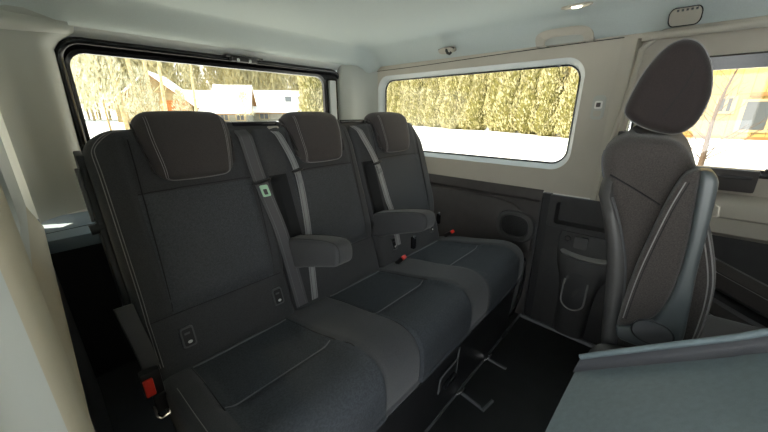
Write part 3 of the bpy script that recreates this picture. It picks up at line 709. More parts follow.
# base plate, pull handle, side cheek
bp_ = prism('base_plate', [(0.11, y, z) for (y, z) in [(0.462, 0.004), (0.448, 0.312), (0.60, 0.314), (0.90, 0.31), (0.90, 0.004)]], (1.385, 0, 0), 'black', bench, 0.004)
box('base_rail', (0.11, 0.436, 0.308), (1.52, 0.47, 0.324), 'blackgloss', bench, 0.004)
prism('side_cheek', [(1.50, y, z) for (y, z) in [(0.43, 0.30), (0.425, 0.42), (0.50, 0.43), (0.90, 0.42), (0.90, 0.03), (0.49, 0.03), (0.445, 0.15)]], (0.038, 0, 0), 'dark', bench, 0.008)
tube('cheek_trim', [(1.541, 0.52, 0.008), (1.540, 0.455, 0.10), (1.541, 0.432, 0.22), (1.541, 0.425, 0.34), (1.541, 0.44, 0.43)], 0.006, 'blackgloss', bench, 6)
hd = box('pull_handle', (0.79, 0.440, 0.165), (0.905, 0.452, 0.225), 'black', bench, 0.004)
box('grip', (0.80, 0.425, 0.178), (0.885, 0.442, 0.194), 'blackgloss', hd, 0.005)
tube('bezel', [(0.785, 0.445, 0.16), (0.79, 0.442, 0.228), (0.91, 0.442, 0.232), (0.925, 0.445, 0.27), (0.915, 0.446, 0.16)], 0.0035, 'greyplastic', hd, 5)
for (x, s) in ((0.34, 1), (1.46, 1)): box('foot', (x-0.03, 0.45, 0.0), (x+0.03, 0.60, 0.02), 'black', bench, 0.004)
# armrests
for k, (xa, xb) in enumerate(((0.536, 0.604), (0.972, 1.048))):
    AP = [(0.965, 0.600), (0.960, 0.685), (0.92, 0.705), (0.80, 0.735), (0.72, 0.750), (0.685, 0.750), (0.668, 0.735), (0.668, 0.700), (0.690, 0.675), (0.76, 0.650), (0.86, 0.615), (0.92, 0.592)]
    if k == 1: AP = [(y-0.010, z-0.006) for (y, z) in AP]
    L = Loft(AP, xa, xb, 0.013, 80, 0.008, lambda x, y, z, nn: 0.0)
    ar = L.build('armrest', 'fabric', bench)
    for xx in (xa+0.008, xb-0.008): tube('seam', [L.pt(xx, q, 0.0006) for q in np.linspace(6, 46, 40)], 0.0011, 'seam', ar, 5)
    tube('pivot', [(xa-0.003, 0.955, 0.640), (xb+0.003, 0.955, 0.640)], 0.020, 'black', ar, 12)

# ================================================================== SEAT BELTS AND BUCKLES
def on_back(z, off=0.022): return 0.88+0.316*(z-0.45)-off
def belt(label, pts, width, matname, guide_z, tongue, sidew=(1, 0, 0)):
    t = thing('seat_belt', (pts[0][0], on_back(pts[0][1]), 0.45), label, 'seat belt', 'three-point belts hanging on the rear bench')
    P = catmull([(x, z) for (x, z) in pts], 40, False)
    cen = [(x, on_back(z)+0.05*smooth01(1.045, 1.085, z)-0.002*math.sin(9*z), z) for (x, z) in P]
    ribbon('strap', cen, sidew, width, matname, t)
    tubes('strap_line', [[(c[0]+f*width, c[1]-0.0012, c[2]) for c in cen] for f in (-0.3, 0.3)], 0.0008, 'piping' if matname == 'belt' else 'dark', t, 4)
    gx = np.interp(-guide_z, [-p[1] for p in P], [p[0] for p in P]); gy = on_back(guide_z)
    tube('guide_loop', [(gx+(width/2+0.008)*math.cos(a), gy-0.006-0.007*math.sin(a), guide_z+0.004*math.cos(a)) for a in np.linspace(0, 2*math.pi, 20, endpoint=False)], 0.0045, 'black', t, 6, True)
    gz = guide_z-0.018; gx2 = np.interp(-gz, [-p[1] for p in P], [p[0] for p in P])
    u = Vector((1, 0, 0)); v = Vector((gx-gx2, on_back(guide_z)-on_back(gz), guide_z-gz)).normalized(); n_ = Vector((0, -1, 0.316)).normalized()
    o = Vector((gx2, on_back(gz)-0.006, gz))
    w2 = width*0.30
    outer = [o+u*a+v*b for (a, b) in rrect(-w2, w2, -0.034, 0.006, 0.005)]; inner = [o+u*a+v*b for (a, b) in rrect(-w2*0.55, w2*0.55, -0.027, -0.008, 0.002)]
    tg_ = ring('tongue', [outer, [p+n_*0.004 for p in outer], [p+n_*0.004 for p in inner], inner], tongue, t, None)
    return t
belt('wide dark seat belt with pale green tongue, hanging between left and middle seats', [(0.482, 1.085), (0.486, 1.03), (0.494, 0.91), (0.520, 0.74), (0.526, 0.60), (0.528, 0.47)], 0.046, 'belt', 0.905, 'green')
belt('narrow twisted pale seat belt falling behind the nearest armrest', [(0.585, 1.085), (0.605, 1.05), (0.640, 0.925), (0.630, 0.75), (0.605, 0.60), (0.582, 0.47)], [0.040, 0.026][1], 'beltlight', 0.925, 'beltlight')
belt('pale grey seat belt beside the far headrest, running behind the far armrest', [(0.985, 1.085), (1.010, 1.03), (1.058, 0.91), (1.078, 0.74), (1.090, 0.67), (1.085, 0.52)], 0.034, 'beltlight', 0.905, 'beltlight')
def buckle(label, base, head, w=0.03, stalk='belt', tilt=None):
    t = thing('seat_belt_buckle', base, label, 'buckle', 'red-button belt buckles of the rear bench')
    b = Vector(base); h = Vector(head); d = (h-b).normalized(); s = Vector((1, 0.1, 0)); s = (s-d*s.dot(d)).normalized(); n_ = d.cross(s)
    def P(u, v, q): return h+s*u+d*v+n_*q
    ribbon('stalk', [tuple(b), tuple(b*0.5+h*0.5-n_*0.004), tuple(h)], tuple(s), w*0.7, stalk, t, 0.003, tuple(n_))
    def blk(name, u, v0, v1, q, m_, par):
        V = [P(a, c, e) for a in (-u, u) for c in (v0, v1) for e in (-q, q)]
        return mesh(name, V, [(0,1,3,2),(4,6,7,5),(0,4,5,1),(2,3,7,6),(0,2,6,4),(1,5,7,3)], m_, par, True, None, 40, 0.002)
    blk('housing', w/2, -0.012, 0.040, 0.010, 'black', t)
    blk('button', w*0.40, 0.034, 0.048, 0.0085, 'red', t)
    return t
buckle('red-button buckle rising beside the far armrest', (1.045, 0.865, 0.435), (1.045, 0.845, 0.458))
buckle('red-button buckle at the far end of the bench by the side panel', (1.505, 0.905, 0.425), (1.50, 0.860, 0.460))
# near-side buckle assembly: sleeve, red button facing the camera, lower loop
nb = thing('seat_belt_buckle', (0.066, 0.85, 0.30), 'buckle with large red button hanging at the near side of the bench', 'buckle', 'red-button belt buckles of the rear bench')
ribbon('sleeve', [(0.062, 0.86, 0.700), (0.068, 0.855, 0.640), (0.074, 0.85, 0.585), (0.080, 0.85, 0.520)], (1, -0.25, 0.1), 0.034, 'greyplastic', nb, 0.010, (0.2, -1, 0.3))
box('housing', (0.052, 0.825, 0.455), (0.092, 0.852, 0.525), 'black', nb, 0.005)
box('button', (0.053, 0.816, 0.465), (0.074, 0.827, 0.512), 'red', nb, 0.004)
box('housing_foot', (0.066, 0.83, 0.395), (0.094, 0.855, 0.45), 'black', nb, 0.006)
tube('anchor_loop', [(0.064, 0.832, 0.425), (0.064, 0.826, 0.395), (0.070, 0.824, 0.385), (0.088, 0.824, 0.387), (0.093, 0.828, 0.40)], 0.0045, 'chrome', nb, 6)
for (x, y, z, nm) in ((1.155, 0.845, 0.53, 'small belt anchor bracket with chrome clip below the far armrest'), (1.478, 0.91, 0.56, 'small belt anchor bracket with chrome clip at the far backrest edge')):
    a_ = thing('belt_anchor', (x, y, z-0.05), nm, 'bracket')
    box('body', (x-0.010, y-0.008, z-0.04), (x+0.010, y+0.012, z+0.02), 'blackgloss', a_, 0.004)
    box('clip', (x-0.007, y-0.011, z+0.012), (x+0.007, y+0.002, z+0.030), 'chrome', a_, 0.003)

# ================================================================== CAPTAIN SEAT (second row, facing forward)
cs = thing('captain_seat', (1.08, -0.1, 0.0), 'brown-grey woven captain seat with raised armrest and tilted headrest', 'seat')
KP = [(0.019, 0.600), (0.028, 0.684), (0.042, 0.788), (0.067, 0.883), (0.093, 0.951), (0.112, 1.010), (0.110, 1.046), (0.078, 1.072), (0.041, 1.075), (0.001, 1.070), (-0.026, 1.048), (-0.054, 0.994), (-0.080, 0.927), (-0.105, 0.858), (-0.124, 0.786), (-0.130, 0.707), (-0.128, 0.62), (-0.122, 0.52), (-0.095, 0.455), (-0.045, 0.440), (-0.005, 0.465), (0.012, 0.53)]
def k_disp(x, y, z, nn):
    return 0.02*math.cos(min(1, abs(x-1.12)/0.26)*math.pi/2)*(1 if nn[0] > 0.3 else 0)
L = Loft(KP, 0.86, 1.38, 0.030, 120, 0.02, k_disp)
kb = L.build('backrest', 'fabric_brown', cs)
i_f = lambda z: L.find(1, z, 58, 100)
def side_pt(y, z, x=0.8585): return (x, y, z)
# side panel seams: double stitched front edge, cross seam
for off in (0.0, 0.010):
    tube('stitching', [(0.874+0.0, y+off+0.0, z) for (y, z) in catmull([(-0.028, 1.030), (-0.060, 0.960), (-0.090, 0.870), (-0.108, 0.790), (-0.112, 0.710), (-0.098, 0.655)], 40, False)] if False else
         [L.pt(0.872-off*0.7, i_f(z), 0.001) for z in np.linspace(1.03, 0.64, 40)], 0.0013, 'stitch', kb, 5)
tube('seam', [(0.8595, 0.092, 0.990), (0.8592, 0.05, 0.968), (0.8590, -0.005, 0.938)], 0.0018, 'seam', kb, 5)
i_r = lambda z: L.find(1, z, 0, 40)
tube('stitching', [L.pt(0.884, i_r(z), 0.001) for z in np.linspace(0.62, 1.04, 30)], 0.0012, 'piping', kb, 5)
# hard rear shell wrapping the back edge
V = []; Fc = []
zl = np.linspace(0.46, 1.02, 22)
for z in zl:
    p = L.pt(1.0, i_r(max(0.60, z))); yb = p[1]-(0.0 if z > 0.6 else (0.6-z)*0.15)
    tp = smooth01(0.93, 1.02, z); yb -= 0.03*tp
    wv = 0.004+0.010*math.sin(math.pi*(z-0.46)/0.56)
    V += [(0.862+0.02*tp, yb-0.010-wv*1.6, z), (0.854+0.02*tp, yb-0.010-wv, z), (0.856+0.02*tp, yb-0.004, z), (0.872+0.02*tp, yb+0.006, z), (1.37, yb+0.006, z), (1.384, yb-0.006, z), (1.378, yb-0.012-wv, z)]
Fc = [(a*7+i, a*7+i+1, a*7+8+i, a*7+7+i) for a in range(len(zl)-1) for i in range(6)]
mesh('back_shell', V, Fc, 'darkmid', cs, True, None, 60)
tube('shell_edge', [(p[0]-0.003, p[1], p[2]) for p in V[0::7][3:-3]], 0.0024, 'greyplastic', cs, 5)
# headrest: tilted oval bolster
KH = [(0.101, 1.122), (0.098, 1.155), (0.082, 1.210), (0.057, 1.252), (0.028, 1.266), (-0.001, 1.252), (-0.024, 1.212), (-0.035, 1.165), (-0.033, 1.127), (-0.022, 1.094), (0.002, 1.077), (0.042, 1.083), (0.080, 1.100)]
LH = Loft(KH, 0.935, 1.215, 0.024, 96, 0.014, lambda x, y, z, nn: 0.0)
kh = LH.build('headrest', 'fabric_head_shaded', cs)
tube('stitching', [LH.pt(0.952, q, 0.0004) for q in np.linspace(0, 96, 120, endpoint=False)], 0.0012, 'stitch', kh, 5, True)
tube('crease', [(0.9348,)+p for p in [(0.000, 1.205), (0.008, 1.17), (0.022, 1.135), (0.03, 1.115)]], 0.0012, 'seam', kh, 4)
for xx in (0.975, 1.175): tube('post', [(xx, 0.088, 1.04), (xx, 0.086, 1.13)], 0.0055, 'chrome', kh, 8)
for xx in (0.975, 1.175): box('post_sleeve', (xx-0.014, 0.068, 1.060), (xx+0.014, 0.106, 1.080), 'black', kh, 0.004)
# raised armrest: woven pad, hard underside, round pivot cover
AR = [(0.010, 0.640), (0.013, 0.690), (0.010, 0.760), (0.004, 0.834), (-0.010, 0.940), (-0.022, 1.000), (-0.034, 1.024), (-0.052, 1.027), (-0.070, 1.015), (-0.075, 0.988), (-0.080, 0.911), (-0.084, 0.829), (-0.092, 0.743), (-0.096, 0.680), (-0.075, 0.640), (-0.030, 0.626)]
LA = Loft(AR, 0.795, 0.855, 0.016, 110, 0.012)
dl_ = [(-0.046, 1.0255), (-0.053, 0.96), (-0.060, 0.87), (-0.060, 0.78), (-0.047, 0.715), (-0.016, 0.678), (0.0115, 0.664)]
rear_o = [(0.0, 0.632), (0.009, 0.645), (0.0118, 0.664), (0.012, 0.70), (0.010, 0.760), (0.004, 0.834), (-0.010, 0.940), (-0.021, 0.995), (-0.032, 1.018), (-0.046, 1.0255)]
front_o = [(-0.046, 1.0256), (-0.060, 1.0235), (-0.071, 1.010), (-0.075, 0.988), (-0.080, 0.911), (-0.084, 0.829), (-0.092, 0.743), (-0.096, 0.680), (-0.088, 0.650), (-0.06, 0.632)]
def edge(pts):
    c = catmull(pts, 90, False); c = c[np.argsort(c[:, 1])]; return lambda z: float(np.interp(z, c[:, 1], c[:, 0]))
eD, eR, eF = edge(dl_), edge(rear_o), edge(front_o)
def zsweep(name, zs, fr, ff, x0, x1, rad, matname, parent):
    V = []; Fc = []; n = None
    for q, z in enumerate(zs):
        yr, yf = fr(z), ff(z)
        if yr-yf < 0.004: yr, yf = (yr+yf)/2+0.002, (yr+yf)/2-0.002
        t = min(q, len(zs)-1-q); sh = 0.006 if t == 0 else (0.002 if t == 1 else 0.0)
        lp = rrect(yf, yr, x0+sh, x1-sh, min(rad, (yr-yf)*0.45), 6, 4); n = len(lp); V += [(p[1], p[0], z) for p in lp]
    Fc = [(a*n+i, a*n+(i+1) % n, (a+1)*n+(i+1) % n, (a+1)*n+i) for a in range(len(zs)-1) for i in range(n)]+[tuple(range(n)), tuple(range((len(zs)-1)*n, len(zs)*n))]
    return mesh(name, V, Fc, matname, parent, True, None, 70)
arm = zsweep('armrest', np.linspace(0.666, 1.0225, 44), eR, eD, 0.795, 0.855, 0.014, 'fabric_brown', cs)
zsweep('armrest_underside', np.concatenate([np.linspace(0.633, 0.664, 7), np.linspace(0.668, 1.022, 42)]), lambda z: eR(z) if z < 0.665 else min(eR(z), eD(z)), eF, 0.793, 0.857, 0.008, 'armplastic', cs)
tube('stitching', [(0.7955, y-0.009, z) for (y, z) in catmull(AR[1:6], 30, False)], 0.0011, 'stitch', arm, 5)
tube('seam', [(0.7950, y-0.014, z) for (y, z) in catmull(AR[1:6], 30, False)], 0.0010, 'seam', arm, 5)
pvt = [(0.786, -0.048+0.034*math.copysign(abs(math.cos(a))**0.8, math.cos(a)), 0.682+0.026*math.sin(a)) for a in np.linspace(0, 2*math.pi, 24, endpoint=False)]
prism('pivot_cover', pvt, (0.012, 0, 0), 'greyplastic', cs, 0.003)
tube('pivot_groove', pvt, 0.0016, 'black', cs, 5, True)
tube('pull_loop', [(0.86, -0.078, 0.955), (0.858, -0.090, 0.950), (0.858, -0.092, 0.932), (0.86, -0.084, 0.930)], 0.002, 'trim', cs, 5)
# seat cushion and pedestal (mostly hidden behind the tipped seat)
KC = [(0.02, 0.40), (0.0, 0.49), (-0.15, 0.50), (-0.40, 0.51), (-0.52, 0.50), (-0.56, 0.45), (-0.54, 0.39), (-0.30, 0.36), (0.0, 0.36)]
Loft(KC, 0.86, 1.38, 0.04, 80, 0.03).build('cushion', 'fabric_brown', cs)
prism('pedestal', [(0.92, y, z) for (y, z) in [(-0.02, 0.36), (0.06, 0.02), (0.02, 0.0), (-0.45, 0.0), (-0.42, 0.36)]], (0.40, 0, 0), 'black', cs, 0.01)
# round dark hip bolster seen just above the tipped shell
Loft([(0.05, 0.50), (0.045, 0.56), (0.0, 0.585), (-0.1, 0.595), (-0.3, 0.60), (-0.33, 0.55), (-0.3, 0.48), (0.0, 0.47)], 0.80, 0.862, 0.02, 64, 0.02).build('side_bolster', 'dark', cs)

# ================================================================== TIPPED FRONT SEAT (grey hard shell near the camera)
ts = thing('tipped_seat', (0.35, -0.25, 0.0), 'forward-tipped seat showing its slate grey hard back shell with dark edge roll', 'seat')
# shell centre line: rises forward; sheet spanned in x
cl = [(0.050, 0.668), (0.026, 0.688), (0.0, 0.709), (-0.035, 0.737), (-0.070, 0.765), (-0.12, 0.805), (-0.15, 0.831), (-0.24, 0.898), (-0.34, 0.955), (-0.44, 0.990)]
CLn = catmull(cl, 54, False)
V = []; Fc = []; kx = 26; XS = np.linspace(0.02, 0.604, kx)
def crown(x): return 0.012*math.sin(math.pi*(x-0.02)/0.584) - 0.03*smooth01(0.10, 0.02, x)
for (y, z) in CLn: V += [(x, y+0.5*crown(x), z+0.8*crown(x)-0.016) for x in XS]
nC = len(CLn)
Fc = [(a*kx+i, a*kx+i+1, (a+1)*kx+i+1, (a+1)*kx+i) for a in range(nC-1) for i in range(kx-1)]
o0 = len(V); V += [(p[0], p[1]-0.05, p[2]-0.06) for p in V]
Fc += [(o0+a*kx+i, o0+(a+1)*kx+i, o0+(a+1)*kx+i+1, o0+a*kx+i+1) for a in range(nC-1) for i in range(kx-1)]
for a in range(nC-1): Fc += [(a*kx, (a+1)*kx, o0+(a+1)*kx, o0+a*kx), (a*kx+kx-1, o0+a*kx+kx-1, o0+(a+1)*kx+kx-1, (a+1)*kx+kx-1)]
for i in range(kx-1): Fc += [(i, o0+i, o0+i+1, i+1), ((nC-1)*kx+i, (nC-1)*kx+i+1, o0+(nC-1)*kx+i+1, o0+(nC-1)*kx+i)]
mesh('back_shell', V, Fc, 'shell', ts, True, None, 50)
# the side edge: a dark concave band under a thin light lip
V = []; band = [(-0.004, -0.016), (0.004, -0.010), (0.006, 0.0), (0.004, 0.010), (0.004, 0.014)]
for (y, z) in CLn: V += [(0.600+p, y-0.2*q, z+q) for (p, q) in band]
Fc = [(a*5+i, a*5+i+1, a*5+6+i, a*5+5+i) for a in range(nC-1) for i in range(4)]
mesh('edge_band', V, Fc, 'shelledge', ts, True, None, 70)
tube('edge_lip', [(0.606, y-0.002, z+0.016) for (y, z) in CLn], 0.0050, 'shell', ts, 8)
Loft([(0.02, 0.50), (0.0, 0.585), (-0.06, 0.62), (-0.20, 0.70), (-0.40, 0.86), (-0.50, 0.84), (-0.52, 0.60), (-0.50, 0.42), (-0.02, 0.42)], 0.06, 0.62, 0.03, 72, 0.04).build('folded_cushion', 'fabric_brown', ts)
prism('pedestal', [(0.14, y, z) for (y, z) in [(-0.04, 0.43), (-0.05, 0.0), (-0.46, 0.0), (-0.44, 0.43)]], (0.40, 0, 0), 'black', ts, 0.01)

# ================================================================== CEILING FITTINGS
lamp = thing('ceiling_lamp', (1.52, 0.40, 1.47), 'small lit oval reading lamp flush in the headliner', 'lamp')
def oval(cx, cy, a, b, n=24, off=0.0, sc=1.0):
    return [(cx+a*sc*math.cos(t), cy+b*sc*math.sin(t), ceil_z(cx+a*sc*math.cos(t), cy+b*sc*math.sin(t))-off) for t in np.linspace(0, 2*math.pi, n, endpoint=False)]
LX, LY = 1.53, 0.385
ring('bezel', [oval(LX, LY, 0.0216, 0.0551, off=-0.002), oval(LX, LY, 0.0209, 0.0532, off=0.006), oval(LX, LY, 0.0158, 0.0437, off=0.007), oval(LX, LY, 0.0151, 0.0418, off=0.002)], 'trim', lamp, None, True)
ring('lens', [oval(LX, LY, 0.012, 0.020, off=0.003), oval(LX, LY, 0.010, 0.016, off=0.009)], 'lampglass', lamp, None, True)
def grab(label, y0, y1, x, z, drop, folded):
    g = thing('grab_handle', (x, (y0+y1)/2, z), label, 'handle')
    yc = (y0+y1)/2; hw = (y1-y0)/2
    if not folded:
        outer = []; inner = []
        for a in np.linspace(0, math.pi, 25):
            c, s = math.cos(a), math.sin(a)
            outer.append((yc-hw*math.copysign(abs(c)**0.55, c), z+drop*s**0.55))
            inner.append((yc-(hw-0.035)*math.copysign(abs(c)**0.55, c), z+(drop-0.024)*s**0.55))
        n = len(outer)
        def X(zz): return x-0.05*((zz-z)/drop)-0.014
        V = [(X(q), p, q) for (p, q) in outer]+[(X(q), p, q) for (p, q) in inner]+[(X(q)+0.020, p, q) for (p, q) in outer]+[(X(q)+0.020, p, q) for (p, q) in inner]
        Fc = []
        for i in range(n-1):
            Fc += [(i, i+1, n+i+1, n+i), (2*n+i, 3*n+i, 3*n+i+1, 2*n+i+1), (i, 2*n+i, 2*n+i+1, i+1), (n+i, n+i+1, 3*n+i+1, 3*n+i)]
        Fc += [(0, n, 3*n, 2*n), (n-1, 3*n-1, 4*n-1, 2*n-1)]
        mesh('grip', V, Fc, 'trim', g, True, None, 50)
        for s in (-1, 1): box('mount', (x-0.014, yc+s*(hw-0.018)-0.017, z-0.004), (x+0.02, yc+s*(hw-0.018)+0.017, z+0.012), 'trim', g, 0.004)
        mesh('hollow', [(X(q)+0.021, p, q) for (p, q) in inner]+[(X(z)+0.021, yc, z)], [(i, i+1, n) for i in range(n-1)], 'pillar', g)
    else:
        lp = rrect(y0, y1, z, z+drop, 0.016)
        def X(zz): return x-0.10*((zz-z)/drop)**1.0*0.6
        ring('cover', [[(X(q)+0.01, p, q) for (p, q) in lp], [(X(q)-0.010, p, q) for (p, q) in lp], [(X(q)-0.014, yc+(p-yc)*0.9, z+drop/2+(q-z-drop/2)*0.85) for (p, q) in lp]], 'trim', g, None, True)
        tube('slot', [(X(q)-0.009, p, q) for (p, q) in lp], 0.0022, 'seam', g, 5, True)
        for s in range(5): box('rib', (X(z+drop)-0.012, y0+0.012+s*0.012, z+drop-0.010), (X(z+drop)+0.01, y0+0.018+s*0.012, z+drop+0.002), 'greyplastic', g)
    return g
grab('light grey arched grab handle above the side window', 0.335, 0.560, 1.672, 1.412, 0.050, False)
grab('folded grab handle cover above the sliding door', 0.020, 0.105, 1.668, 1.418, 0.044, True)
hk = thing('coat_hook', (1.66, 1.02, 1.43), 'small dark coat hook recess in headliner above the side window', 'hook')
pane('recess', [(1.652-0.06*((q-1.425)/0.05), p, q) for (p, q) in ell(1.02, 1.442, 0.046, 0.013, 24)], (0.03, 0, 0.01), 'trim', hk)
tube('brow', [(1.634-0.0*q, 1.068-q*0.095, 1.452+0.006*math.sin(q*3.14)) for q in np.linspace(0, 1, 12)], 0.004, 'dark', hk, 6)
tube('hook', [(1.63, 1.015, 1.452), (1.622, 1.010, 1.440), (1.618, 1.000, 1.428), (1.624, 0.99, 1.424), (1.63, 0.985, 1.432)], 0.007, 'black', hk, 8)

# ================================================================== OUTDOORS
def ground_z(x, y):
    d = math.hypot(x, y); return -0.45+0.72*smooth01(5, 14, d)+0.06*math.sin(x*0.7+1)*math.sin(y*0.6)*smooth01(4, 8, d)
g = np.concatenate([np.linspace(-60, -20, 10), np.linspace(-16, 30, 60), np.linspace(34, 120, 16)]); n_ = len(g)
V = [(x, y, ground_z(x, y)) for y in g for x in g]; Fc = [(j*n_+i, j*n_+i+1, (j+1)*n_+i+1, (j+1)*n_+i) for j in range(n_-1) for i in range(n_-1)]
struct(mesh('ground', V, Fc, 'snow', None, True))

def flakes(n, fn, size, seed, wid=0.5):
    r = np.random.default_rng(seed); V = []; Fc = []
    for k in range(n):
        c, d = fn(r); s = size*(0.6+0.8*r.random()); a = Vector(r.normal(size=3)).normalized(); d = Vector(d).normalized()
        u = d.cross(a)
        if u.length < 1e-3: continue
        u.normalize(); b = len(V); c = Vector(c)
        V += [c-u*s*wid, c+u*s*wid, c+d*s*1.3+a*s*0.3]; Fc.append((b, b+1, b+2))
    return V, Fc
def make_thuja(seed):
    r0 = np.random.default_rng(seed); lob = [(r0.uniform(0, 6.28), r0.uniform(0.1, 0.95), r0.uniform(0.05, 0.22)) for _ in range(24)]
    def rad(t, th):
        r = 0.72*(min(1, t*6+0.5))*(1-0.72*t**2.2)
        for (a, h, q) in lob: r += q*math.exp(-((t-h)/0.12)**2)*max(0, math.cos(th-a))**6
        return r
    H = 4.4
    def fn(r):
        t = r.random()**0.9; th = r.uniform(0, 6.283); q = rad(t, th)*r.uniform(0.86, 1.06); c = (q*math.cos(th), q*math.sin(th), t*H)
        return c, (math.cos(th)*0.5, math.sin(th)*0.5, 0.9)
    V, Fc = flakes(3200, fn, 0.11, seed, 0.4)
    root = bpy.data.objects.new('thuja_shrub', None); COL.objects.link(root)
    me = mesh('foliage', V, Fc, 'thuja', root)
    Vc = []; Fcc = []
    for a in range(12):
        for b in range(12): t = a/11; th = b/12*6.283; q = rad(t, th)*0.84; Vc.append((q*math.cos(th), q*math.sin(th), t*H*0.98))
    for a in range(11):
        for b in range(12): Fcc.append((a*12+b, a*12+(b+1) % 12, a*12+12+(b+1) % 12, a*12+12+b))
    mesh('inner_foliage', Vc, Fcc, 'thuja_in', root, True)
    tube('stem', [(0, 0, -0.3), (0.02, 0, 0.5)], 0.06, 'bark', root, 6)
    return root
def copy_tree(o, parent=None):
    c = o.copy(); COL.objects.link(c)
    if parent is not None: c.parent = parent
    for ch in o.children: copy_tree(ch, c)
    return c
th = [make_thuja(s) for s in (1, 2, 3)]
used = [False]*3
def place(protos, used, k, x, y, s, rz, label, cat, group, dz=0.0):
    o = protos[k] if not used[k] else copy_tree(protos[k]); used[k] = True
    o.location = (x, y, ground_z(x, y)+dz); o.scale = (s, s, s*random.uniform(0.95, 1.1)); o.rotation_euler = (0, 0, rz)
    return tag(o, label, cat, group)
A = np.array([20.5, 18.0]); B = np.array([13.6, 1.2]); nH = 19
ORD = 'first second third fourth fifth sixth seventh eighth ninth tenth eleventh twelfth thirteenth fourteenth fifteenth sixteenth seventeenth eighteenth last'.split()
for k in range(nH):
    p = A+(B-A)*k/(nH-1)+rng.normal(size=2)*0.12
    place(th, used, k % 3, p[0], p[1], rng.uniform(0.78, 0.92) if k < 15 else rng.uniform(0.66, 0.76), rng.uniform(0, 6.28), '%s thuja from the left in the hedge beyond the side window' % ORD[k], 'shrub', 'thujas of the hedge beyond the side window')
o = copy_tree(th[0]); o.location = (11.9, 16.3, ground_z(11.9, 16.3)); o.scale = (1.0, 1.0, 1.15); o.rotation_euler = (0, 0, 2.0)
tag(o, 'single tall thuja seen at the right edge of the rear window', 'shrub')
# bare trees
def make_bare(name, seed, H, r0, barkmat, twigmat, nb=26, lean=0.0, spread=0.35, tw=5, leafy=0, lsize=0.45):
    r = np.random.default_rng(seed); root = bpy.data.objects.new(name, None); COL.objects.link(root)
    axis = [Vector((lean*t*H+0.08*math.sin(t*5+seed), 0.06*math.cos(t*4+seed), t*H-0.3*(t == 0))) for t in np.linspace(0, 1, 9)]
    V, Fc = tube_data(axis, [r0*(1-0.85*t) for t in np.linspace(0, 1, 9)], 6); mesh('trunk', V, Fc, barkmat, root, True)
    V = []; Fc = []
    def add(p, q, ra, rb):
        v, f = tube_data([p, (p+q)/2+Vector(r.normal(size=3))*0.03, q], [ra, (ra+rb)/2, rb], 3); o = len(V); V.extend(v); Fc.extend([tuple(i+o for i in t) for t in f])
    for k in range(nb):
        t = r.uniform(0.2, 0.98); i = t*8; a = axis[int(i)].lerp(axis[min(8, int(i)+1)], i-int(i)); an = r.uniform(0, 6.283)
        ln = spread*H*(1.05-t*0.8)*r.uniform(0.5, 1.0); e = a+Vector((math.cos(an)*ln*0.8, math.sin(an)*ln*0.8, ln*0.75)); rr = r0*0.28*(1.1-t)
        add(a, e, rr, rr*0.25)
        for q in range(tw):
            s = a.lerp(e, r.uniform(0.3, 1.0)); l2 = ln*r.uniform(0.25, 0.5); an2 = an+r.uniform(-1.2, 1.2); e2 = s+Vector((math.cos(an2)*l2*0.7, math.sin(an2)*l2*0.7, l2*r.uniform(0.2, 0.9)))
            add(s, e2, rr*0.4, rr*0.12)
    mesh('branches', V, Fc, twigmat, root, False)
    if leafy:
        def fn(rg):
            t = rg.uniform(0.25, 1.0); an = rg.uniform(0, 6.283); q = spread*H*(1.15-t*0.9)*math.sqrt(rg.random())*0.8
            return (lean*t*H+q*math.cos(an), q*math.sin(an), t*H), (math.cos(an)*0.4, math.sin(an)*0.4, 1)
        V, Fc = flakes(leafy, fn, lsize, seed+50, 0.2); mesh('twigs', V, Fc, twigmat, root)
    return root
wood = [make_bare('woodland_tree', 10+s, 13, 0.16, 'birch', 'twig', 30, 0.0, 0.28, 5, 2600) for s in range(3)]
uw = [False]*3
for k in range(56):
    h = math.radians(rng.uniform(44, 96)); d = 50+rng.uniform(0, 26)
    place(wood, uw, k % 3, d*math.cos(h), d*math.sin(h), rng.uniform(0.8, 1.15), rng.uniform(0, 6.28), 'bare tan woodland tree beyond the snowy roofs', 'tree', 'woodland trees beyond the houses')
bir = make_bare('birch_tree', 31, 9.5, 0.11, 'birch', 'twig', 26, -0.07, 0.25, 5)
for k, (x, y, lean, lab) in enumerate([(3.15, 17.7, 0.0, 'leaning pale birch, leftmost of the slim trunks in the rear window'), (3.75, 17.6, 0.4, 'pale birch standing close beside the leaning birch in the rear window'), (5.4, 22.5, 1.2, 'slim birch in front of the gabled tan shed'), (6.3, 24.0, 2.1, 'slim birch at the corner of the tan shed'), (9.4, 28.3, 3.0, 'single straight birch between the shed and the snowy roofs')]):
    o = bir if k == 0 else copy_tree(bir); o.location = (x, y, ground_z(x, y)); o.rotation_euler = (0, 0, lean); tag(o, lab, 'tree', 'birches behind the van')
# frosted bushes
bush = make_bare('frosted_bush', 5, 3.4, 0.035, 'bark', 'frost', 60, 0.0, 0.42, 10, 700, 0.16)
for k, (x, y, s, lab) in enumerate([(0.7, 12.0, 1.15, 'frosted bush filling the near corner of the rear window'), (2.1, 14.5, 1.0, 'frosted bush right of the corner bush in the rear window'), (3.6, 16.5, 0.75, 'low frosted bush at the foot of the two birches'), (1.2, 17.5, 1.5, 'tall frosted bush behind the corner bush'), (7.5, 25.0, 0.7, 'small frosted bush before the shed wall'), (13.0, 27.5, 0.75, 'small frosted bush before the middle snowy roof')]):
    o = bush if k == 0 else copy_tree(bush); o.location = (x, y, ground_z(x, y)); o.scale = (s, s, s); o.rotation_euler = (0, 0, k*1.3); tag(o, lab, 'bush', 'frosted bushes behind the van')
